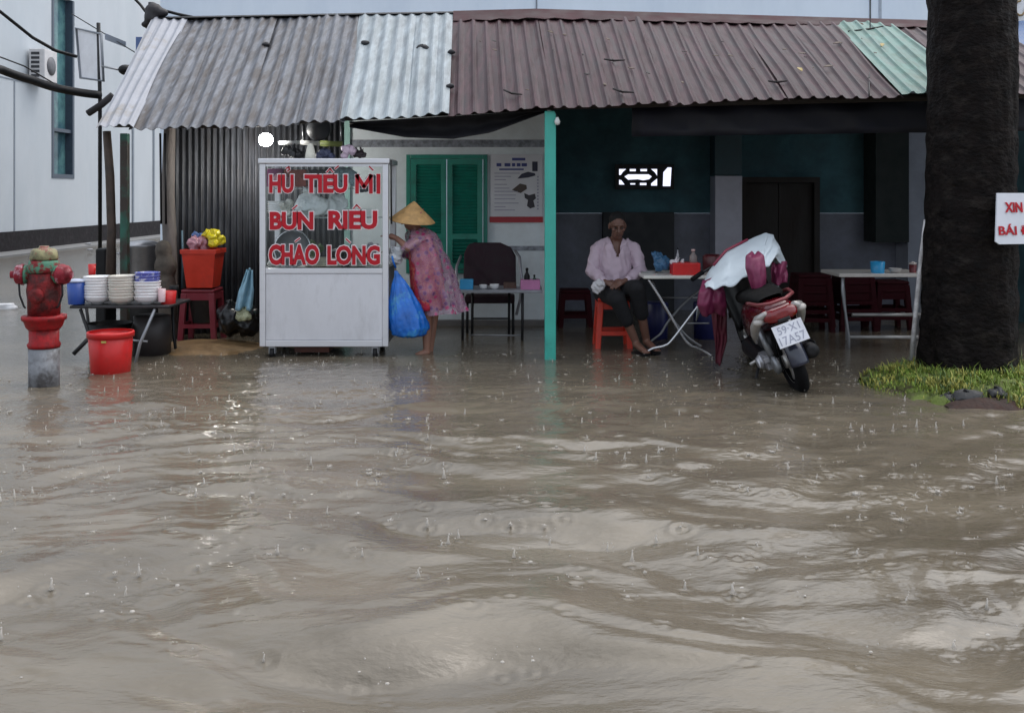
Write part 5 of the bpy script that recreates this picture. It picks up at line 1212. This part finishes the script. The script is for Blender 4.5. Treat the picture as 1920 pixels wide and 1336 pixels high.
bag(1270, 492, 9.6, .05, mt('tissue_white', (.7, .66, .68), .7), 'white tissues sticking out of the red box', 62, name='tissue_bundle', cat='tissues', sq=(1.6, .8, .4))
bottle(1300, 497, 9.6, 15, .15, mt('murky_bottle', (.22, .17, .16), .3), 'murky brown bottle with pink cap in the red box', mt('cap_pink', (.6, .4, .38), .4))
bottle(1271, 494, 9.72, 5, .15, mt('thin_grey_bottle', (.4, .4, .42), .3), 'thin grey bottle standing behind the red box')
mb = MB(); c = P(1335, 513, 9.95); mb.lathe([(.07, 0), (.09, .03), (.09, .17), (.07, .19)], c, 20); mb.build('jar', mt('dark_red_jar', (.1, .015, .02), .35), top=('dark red jar at the back of the white folding table', 'jar'))
single_bowl(1352, 513, 9.85, 22, .06, 'small white bowl partly behind the motorbike cape on the white table')
single_bowl(1218, 517, 9.8, 30, .045, 'shallow grey dish near the seated man on the white table', mt('grey_dish', (.3, .3, .3), .4))
# blue drum under the table
mb = MB(); mb.lathe([(.13, -.1), (.14, .36), (.13, .38)], P(1325, 365 + 1.5 * FPX / 10.6, 10.6), 22); mb.build('drum', mt('navy_drum', (.015, .02, .1), .4), top=('navy blue drum in the shade behind the folding table', 'drum'))
mb = MB(); mb.lathe([(.11, -.1), (.12, .36), (.1, .38)], P(1232, 365 + 1.5 * FPX / 10.6, 10.6), 22); mb.build('drum', MATS['navy_drum'], top=('navy blue drum in the shade behind the legs of the seated man', 'drum'))

# ------------------------------------------------------------------ table at the right and stools
rt = thing('side_table', 'pale topped steel table with foot rails left of the tree', 'table', (PX(1650, 10.1), 10.1, 0))
rz = PZ(513, 9.9)
mb = MB(); mb.bb(PX(1574, 9.9), PX(1745, 9.9), 9.9, 10.5, rz - .035, rz); mb.build('tabletop', mt('pale_laminate', (.6, .56, .52), .35, 0, .1, 5), rt, bevel=.006)
for a, c, y in ((1580, 1592, 9.93), (1736, 1730, 9.93), (1582, 1588, 10.46), (1730, 1725, 10.46)):
    mb = MB(); mb.tube([(PX(a, y), y, rz - .036), (PX(a, y), y, .55), (PX(c, y), y, .1), (PX(c, y), y, -.12)], .014, 7); mb.build('leg', STEEL_DULL, rt)
for py, a, c, y in ((590, 1598, 1733, 10.2), (632, 1593, 1730, 9.93)):
    mb = MB(); mb.tube([P(a, py, y), P(c, py, y)], .018, 7); mb.build('foot_rail', mt('rail_pale', (.38, .37, .36), .4, .4), rt)
mug('napkin_holder', 1646, 513, 10.0, 27, .12, CYAN_PL, 'sky blue tub on the table left of the tree', 'tub'); single_bowl(1679, 513, 10.0, 24, .055, 'whitish bowl beside the sky blue tub', mt('dim_bowl', (.5, .47, .45), .4))
mug('jar', 1712, 513, 10.05, 14, .09, mt('jar_dark_red', (.16, .03, .035), .4), 'dark red jar near the leaning pole on the right table', 'jar', False, mt('jar_lid', (.55, .48, .45), .4))
k = 0
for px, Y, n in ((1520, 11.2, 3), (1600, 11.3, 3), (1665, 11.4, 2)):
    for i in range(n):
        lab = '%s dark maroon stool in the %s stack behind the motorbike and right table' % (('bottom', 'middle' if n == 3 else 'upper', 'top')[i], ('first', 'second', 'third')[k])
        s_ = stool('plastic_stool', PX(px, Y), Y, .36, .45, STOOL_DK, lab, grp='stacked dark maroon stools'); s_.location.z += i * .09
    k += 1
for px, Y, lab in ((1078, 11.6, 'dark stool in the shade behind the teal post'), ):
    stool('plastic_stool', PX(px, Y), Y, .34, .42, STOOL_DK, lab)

# ------------------------------------------------------------------ motorbike, in its own frame: x right, y ahead, z up, rear contact at the origin
bike = thing('motorbike', 'dark motor scooter seen from behind with red tail and white number plate', 'motorbike', (0, 0, 0))
RUB = mt('tyre_rubber', (.005, .005, .006), .85, 0, .3, 20, .4, 60, spec=.2); BLKP = mt('bike_black', (.006, .006, .008), .35, 0, .2)
BRED = mt('bike_red', (.1, .004, .009), .25, 0, .1, coat=.6); BSIL = mt('bike_silver', (.5, .48, .46), .35, .5, .15); ENG = mt('engine_alu', (.5, .5, .53), .4, .7, .25, 9)
RX = Matrix.Rotation(R(90), 3, 'Y')
for yy in (0, 1.26):
    z = .27; mb = MB(); mb.lathe([(.175, -.04), (.215, -.047), (.255, -.04), (.275, -.018), (.279, 0), (.275, .018), (.255, .04), (.215, .047), (.175, .04)], (0, yy, z), 40, RX, cap0=False, cap1=False)
    mb.lathe([(.175, -.04), (.175, .04)], (0, yy, z), 40, RX, cap0=False, cap1=False)
    wh = mb.build('wheel', RUB, bike)
    mb = MB(); mb.lathe([(.17, -.03), (.178, -.032), (.178, .032), (.17, .03), (.155, .0)], (0, yy, z), 36, RX, cap0=False, cap1=False)
    for k in range(5): a_ = k * 2 * math.pi / 5; mb.cap((0, yy + .04 * math.cos(a_), z + .04 * math.sin(a_)), (0, yy + .165 * math.cos(a_), z + .165 * math.sin(a_)), .02, .014, 8)
    mb.lathe([(.05, -.05), (.055, -.03), (.055, .03), (.05, .05)], (0, yy, z), 18, RX); mb.build('rim', BSIL, wh)
mb = MB(); mb.bb(-.11, -.075, -.04, .55, .2, .33); mb.cap((-.11, .35, .26), (-.1, .75, .3), .07, .09); mb.cap((0, .55, .28), (0, .85, .32), .11, .1); mb.build('swing_arm', BLKP, bike, remesh=.014, smooth=1)
mb = MB(); mb.lathe([(.05, 0), (.07, .01), (.072, .035), (.05, .045), (.02, .05)], (-.09, .0, .27), 18, Matrix.Rotation(R(-90), 3, 'Y')); mb.build('hub_case', STEEL_DULL, bike)
mb = MB(); mb.box((-.13, .2, .28), (.06, .2, .12)); mb.lathe([(.06, 0), (.06, .02), (.045, .03), (.045, .045), (.015, .05)], (-.16, .22, .28), 16, Matrix.Rotation(R(-90), 3, 'Y')); mb.box((-.15, .1, .31), (.05, .06, .05)); mb.box((-.14, .32, .25), (.04, .06, .07)); mb.build('crank_case', ENG, bike, bevel=.012)
mb = MB(); mb.cap((.13, -.16, .33), (.12, .32, .26), .068, .06); ex = mb.build('exhaust', mt('exhaust_black', (.014, .014, .016), .4, .3), bike)
mb = MB(); mb.lathe([(.055, 0), (.058, .012), (.02, .016)], (.13, -.225, .337), 16, Matrix.Rotation(R(92), 3, 'X')); mb.build('end_cap', DARK_METAL, ex)
mb = MB(); mb.box((.2, .02, .34), (.012, .3, .07)); mb.build('heat_shield', BLKP, ex, bevel=.005)
for s in (-1, 1):
    mb = MB(); mb.tube([(s * .115, .03, .3), (s * .12, .14, .6)], .012, 8); mb.tube([(s * .116, .045, .34), (s * .12, .13, .57)], .026, 10); mb.build('shock_absorber', STEEL_DULL, bike)
# tail and body
def hull(secs, n=20):
    rows = []
    for (y, z, hw, hh, p) in secs:
        row = []
        for j in range(n):
            a_ = 2 * math.pi * j / n; c_, s_ = math.cos(a_), math.sin(a_)
            row.append(Vector((hw * math.copysign(abs(c_) ** p, c_), y, z + hh * math.copysign(abs(s_) ** p, s_))))
        rows.append(row)
    return rows
mb = MB(); rws = hull([(-.26, .71, .05, .03, .8), (-.24, .71, .1, .055, .8), (-.12, .695, .135, .085, .8), (.1, .66, .15, .12, .75), (.4, .6, .15, .15, .7), (.62, .52, .13, .17, .7)]); mb.sheet(rws, wrap=True)
mb.f += [tuple(range(20)), tuple(range(len(mb.v) - 1, len(mb.v) - 21, -1))]; mb.mi += [0, 0]; mb.sm += [False, False]
mb.build('tail_body', BRED, bike)
for s in (-1, 1):
    mb = MB(); mb.tube([(s * .11, -.27, .73), (s * .165, -.2, .69), (s * .185, -.1, .62), (s * .19, .0, .54), (s * .185, .06, .47)], [.016, .034, .04, .03, .012], 10); mb.build('tail_trim', BSIL, bike)
mb = MB(); mb.sheet(hull([(-.1, .79, .09, .02, .7), (-.02, .80, .13, .04, .7), (.3, .79, .14, .055, .7), (.6, .75, .12, .055, .7), (.72, .74, .08, .03, .7)]), wrap=True); mb.build('seat', mt('seat_vinyl', (.006, .006, .006), .85, 0, .2, 20, spec=.2), bike)
tl = MB(); tl.sheet(hull([(-.3, .685, .05, .02, .7), (-.285, .685, .12, .05, .7), (-.2, .69, .142, .062, .7)]), wrap=True); tl.f += [tuple(range(20))]; tl.mi += [0]; tl.sm += [False]
tl.build('tail_light', mt('tail_lens', (.2, .004, .008), .15, 0, .15, 20, coat=.8), bike)
for s in (-1, 1):
    mb = MB(); mb.ell((s * .17, -.2, .67), (.045, .05, .03), n=12); mb.build('indicator', mt('indicator_grey', (.5, .47, .44), .25), bike)
mb = MB(); mb.tube([(-.14, .12, .77), (-.165, -.05, .8), (-.14, -.24, .8), (-.06, -.3, .79), (.06, -.3, .79), (.14, -.24, .8), (.165, -.05, .8), (.14, .12, .77)], .014, 8); mb.build('grab_rail', mt('rail_silver_red', (.22, .05, .055), .35, .3), bike)
mb = MB(); rows = []
for k in range(15):
    a_ = R(lerp(92, 150, k / 14)); row = []
    for j in range(9):
        u = j / 8 * 2 - 1; r = .32 - .03 * u * u; row.append(Vector((.07 * u, -r * math.cos(a_ - R(20)) * 1.0 if False else -r * math.sin(a_), .27 + r * -math.cos(a_))))
    rows.append(row)
mb.sheet(rows); mb.build('mudguard', mt('guard_blue_black', (.02, .024, .045), .25, 0, .2, coat=.5), bike, solid=.006)
pl_o = Vector((0, -.335, .54)); PMx = Matrix.Rotation(R(-20), 3, 'X')
pb = MB(); pb.box(pl_o, (.235, .006, .17), PMx); plate = pb.build('number_plate', mt('plate_white', (.74, .75, .8), .35), bike, bevel=.002)
PLINK = mt('plate_ink', (.36, .37, .45), .6)
lettering('59·X1', -.085, .085, .012, .068, 0, 'lettering', PLINK, plate, bold=.0, depth=.002, M=PMx, origin=pl_o + PMx @ Vector((0, -.0042, 0)))
lettering('17A57', -.1, .1, -.07, -.008, 0, 'lettering', PLINK, plate, bold=.0, depth=.002, M=PMx, origin=pl_o + PMx @ Vector((0, -.0042, 0)))
mb = MB(); mb.bb(-.05, .05, -.3, -.2, .628, .66); mb.build('plate_bracket', BLKP, bike, bevel=.01)
# front end
for s in (-1, 1):
    mb = MB(); mb.tube([(s * .06, 1.26, .27), (s * .06, 1.12, .7)], .02, 8); mb.build('fork_leg', STEEL_DULL, bike)
mb = MB(); mb.tube([(0, 1.12, .62), (0, 1.05, .95)], .03, 10); mb.build('steering_head', BLKP, bike)
mb = MB(); mb.sheet([[Vector((-.2 * (1 - .3 * v), 1.02 - .08 * v * 0 + .1 * u, .3 + .5 * v)) if False else Vector(((u * 2 - 1) * (.11 + .05 * v), 1.0 + .07 * (1 - (u * 2 - 1) ** 2) - .02 * v, .4 + .45 * v)) for u in np.linspace(0, 1, 11)] for v in np.linspace(0, 1, 9)]); mb.build('leg_shield', BLKP, bike, solid=.02)
mb = MB(); rows = []
for k in range(11):
    a_ = R(lerp(-55, 70, k / 10)); rows.append([Vector((.065 * u, 1.26 - .31 * math.sin(a_), .27 + (.31 - .02 * u * u) * math.cos(a_))) for u in np.linspace(-1, 1, 7)])
mb.sheet(rows); mb.build('front_mudguard', BLKP, bike, solid=.006)
mb = MB(); mb.tube([(-.34, .92, .99), (-.16, 1.02, 1.01), (0, 1.04, .98), (.16, 1.02, 1.01), (.34, .92, .99)], .013, 8); hb = mb.build('handlebar', BLKP, bike)
for s in (-1, 1):
    mb = MB(); mb.tube([(s * .24, .975, 1.003), (s * .36, .905, .985)], .02, 10); mb.build('grip', RUB, hb)
mb = MB(); mb.ell((0, 1.1, .96), (.13, .1, .1)); mb.build('headlight_cowl', BLKP, bike)
mb = MB(); mb.tube([(-.14, .34, .28), (-.24, .34, .26)], .014, 8); mb.build('foot_peg', BSIL, bike)
mb = MB(); mb.tube([(-.1, .5, .25), (-.3, .38, .02)], .013, 8); mb.build('side_stand', DARK_METAL, bike)
mb = MB(); mb.cap((0, .4, .36), (0, .8, .4), .1, .09); mb.cap((0, .55, .3), (0, .62, .32), .12, .12); mb.build('engine', mt('engine_dark', (.05, .05, .055), .5, .5, .3, 12), bike, remesh=.015)
bike.location = (PX(1506, 7.82), 7.86, -.035); bike.rotation_euler = Euler((0, R(-20), R(1)), 'XYZ')
bpy.context.view_layer.update()
# ------------------------------------------------------------------ raincoat spread over the bike
cape = thing('rain_cape', 'white and maroon rain cape draped over the front of the motorbike', 'raincoat', P(1400, 540, 8.6))
top = [(1319, 536, 8.55), (1331, 508, 8.62), (1360, 473, 8.72), (1400, 452, 8.8), (1437, 436, 8.85), (1449, 440, 8.8), (1462, 465, 8.7), (1475, 500, 8.6)]
bot = [(1324, 540, 8.35), (1342, 541, 8.28), (1366, 538, 8.24), (1390, 522, 8.22), (1420, 512, 8.22), (1438, 497, 8.28), (1457, 484, 8.4), (1476, 503, 8.5)]
def along(tab, u):
    t = u * (len(tab) - 1); i = min(int(t), len(tab) - 2); f = t - i; f = f * f * (3 - 2 * f) * .5 + f * .5; return [lerp(tab[i][k], tab[i + 1][k], f) for k in range(3)]
mb = MB(); rows = []
for j in range(26):
    v = j / 25 * 1.45 - .45; row = []
    for i in range(61):
        u = i / 60; a, c = along(top, u), along(bot, u)
        ed = math.sin(math.pi * u)
        fold = .034 * math.sin(u * 17 + v * 2.2 + 1.4 * math.sin(v * 3 + u * 4)) * max(0, v) * ed + .012 * math.sin(u * 47 + v * 5) * ed + .01 * math.sin(v * 17 + u * 9) * ed
        if v >= 0:
            A, Cc = P(*a), P(*c); p = A.lerp(Cc, v) + Vector((0, -.13 * math.sin(math.pi * min(1, v)) * ed, .02 * math.sin(math.pi * v))) + Vector((.3 * fold, -fold, .012 * math.sin(u * 33) * v))
        else:
            A = P(*a); k = -v / .45; p = A + Vector((0, .34 * k, -.32 * k * k - .02 * k)) + Vector((0, fold * .5, 0))
        row.append(p)
    rows.append(row)
mb.sheet(rows); mb.build('white_panel', mt('cape_white', (.6, .67, .72), .45, 0, .06, 5, .25, 18), cape, solid=.006)
CAPE = mt('cape_maroon', (.2, .025, .08), .45, 0, .2, 7, .35, 16)
def drape(name, pts, m=CAPE, n=9, amp=.02, seed=0):
    """pts: (left px, right px, py, Y) rows"""
    mb = MB(); rows = []; M_ = 18
    for j in range(M_ + 1):
        t = j / M_ * (len(pts) - 1); i = min(int(t), len(pts) - 2); f = t - i; l_, r_, y_, Y_ = (lerp(pts[i][k], pts[i + 1][k], f) for k in range(4)); row = []
        for k in range(25):
            u = k / 24; fo = amp * math.sin(u * n * (1 + .25 * math.sin(seed + j * .15)) + seed + j * .12) + amp * .6 * math.sin(u * n * 2.3 + seed * 2 + j * .35) * math.sin(j * .4 + seed); row.append(P(lerp(l_, r_, u), y_ + 3 * math.sin(u * 7 + seed), Y_ - .05 * math.sin(math.pi * u)) + Vector((0, fo, 0)))
        rows.append(row)
    mb.sheet(rows); return mb.build(name, m, cape, solid=.006)
drape('maroon_hem', [(1319, 1350, 523, 8.5), (1312, 1360, 545, 8.42), (1308, 1362, 570, 8.42), (1318, 1358, 590, 8.5)], seed=1)
drape('maroon_hem', [(1332, 1362, 570, 8.6), (1336, 1362, 610, 8.62), (1340, 1362, 640, 8.66), (1342, 1352, 682, 8.72)], mt('cape_maroon_dark', (.11, .015, .03), .5, 0, .3, 7, .3, 16), seed=3)
drape('sleeve', [(1408, 1422, 474, 8.24), (1398, 1432, 482, 8.14), (1397, 1435, 505, 8.1), (1404, 1437, 528, 8.1), (1411, 1434, 548, 8.12)], amp=.011, n=8, seed=4)
drape('maroon_hem', [(1446, 1475, 492, 8.5), (1446, 1477, 510, 8.46), (1448, 1476, 532, 8.46)], seed=5)
mb = MB(); mb.tube([P(1338, 497, 8.62), P(1362, 469, 8.7), (P(1382, 459, 8.75)), P(1402, 449, 8.78)], .012, 6); mb.build('trim', mt('cape_trim_red', (.25, .03, .06), .5), cape)

# ------------------------------------------------------------------ splashes and drifting bits
mb = MB(); rr = random.Random(12)
for X, Y, s in DROPS:
    t = rr.random(); z = 0.0
    if Y < 4 and t < .6: t = .95
    if t < .6:                                   # a low ragged crown
        k = rr.randint(5, 9); r = rr.uniform(.006, .014) * s
        for i in range(k):
            a_ = i * 6.28 / k + rr.uniform(-.3, .3); hh = rr.uniform(.006, .018) * s
            b0 = Vector((X + r * math.cos(a_), Y + r * math.sin(a_), z - .006)); mb.tube([b0, b0 + Vector((r * .3 * math.cos(a_), r * .3 * math.sin(a_), hh * .7)), b0 + Vector((r * .7 * math.cos(a_), r * .7 * math.sin(a_), hh))], [.005 * s, .003 * s, .001], 5)
        mb.ell((X, Y, z), (r * .9, r * .9, .006 * s), n=8)
    elif t < .9:                                # a rebounding jet with a bead on it
        h = rr.uniform(.015, .045) * s
        mb.tube([(X, Y, z - .01), (X, Y, z + h * .35), (X + rr.uniform(-.004, .004), Y, z + h)], [.014 * s, .006 * s, .004 * s], 6)
        mb.ell((X + rr.uniform(-.004, .004), Y, z + h + .004), .006 * s, n=6)
    else:                                        # a bubble or fleck
        mb.ell((X, Y, z + .001), (.012 * s, .009 * s, .006 * s), n=8)
    for i in range(rr.randint(0, 4)):
        mb.ell((X + rr.uniform(-.05, .05), Y + rr.uniform(-.04, .04), rr.uniform(.0, .05)), rr.uniform(.002, .0042), n=5)
SPL = mt('splash_water', (.62, .58, .53), .15, 0, .05, alpha=.55)
props(mb.build('rain_splash', SPL), 'raindrop splashes leaping from the muddy flood water', 'splash', None, 'stuff')
mb = MB(); mb.box(P(8, 579, 13.3) + Vector((0, 0, .02)), (.22, .14, .1), Matrix.Rotation(R(20), 3, 'Z')); mb.ell(P(20, 578, 13.3), (.1, .07, .05), n=10)
mb.build('foam_block', mt('foam_white', (.7, .7, .72), .6), remesh=.012, smooth=3, top=('white block of foam drifting in the side street flood behind the hydrant', 'foam block'))
for (px, py, lab) in ((165, 457, 'small white scrap on the kerb of the side street below the plinth'), (168, 468, 'pale scrap floating by the kerb of the side street')):
    mb = MB(); Y = 26; mb.ell(P(px, py, Y), (.09, .06, .03), n=10); mb.build('litter_scrap', mt('scrap_grey', (.4, .4, .42), .6), top=(lab, 'litter'))
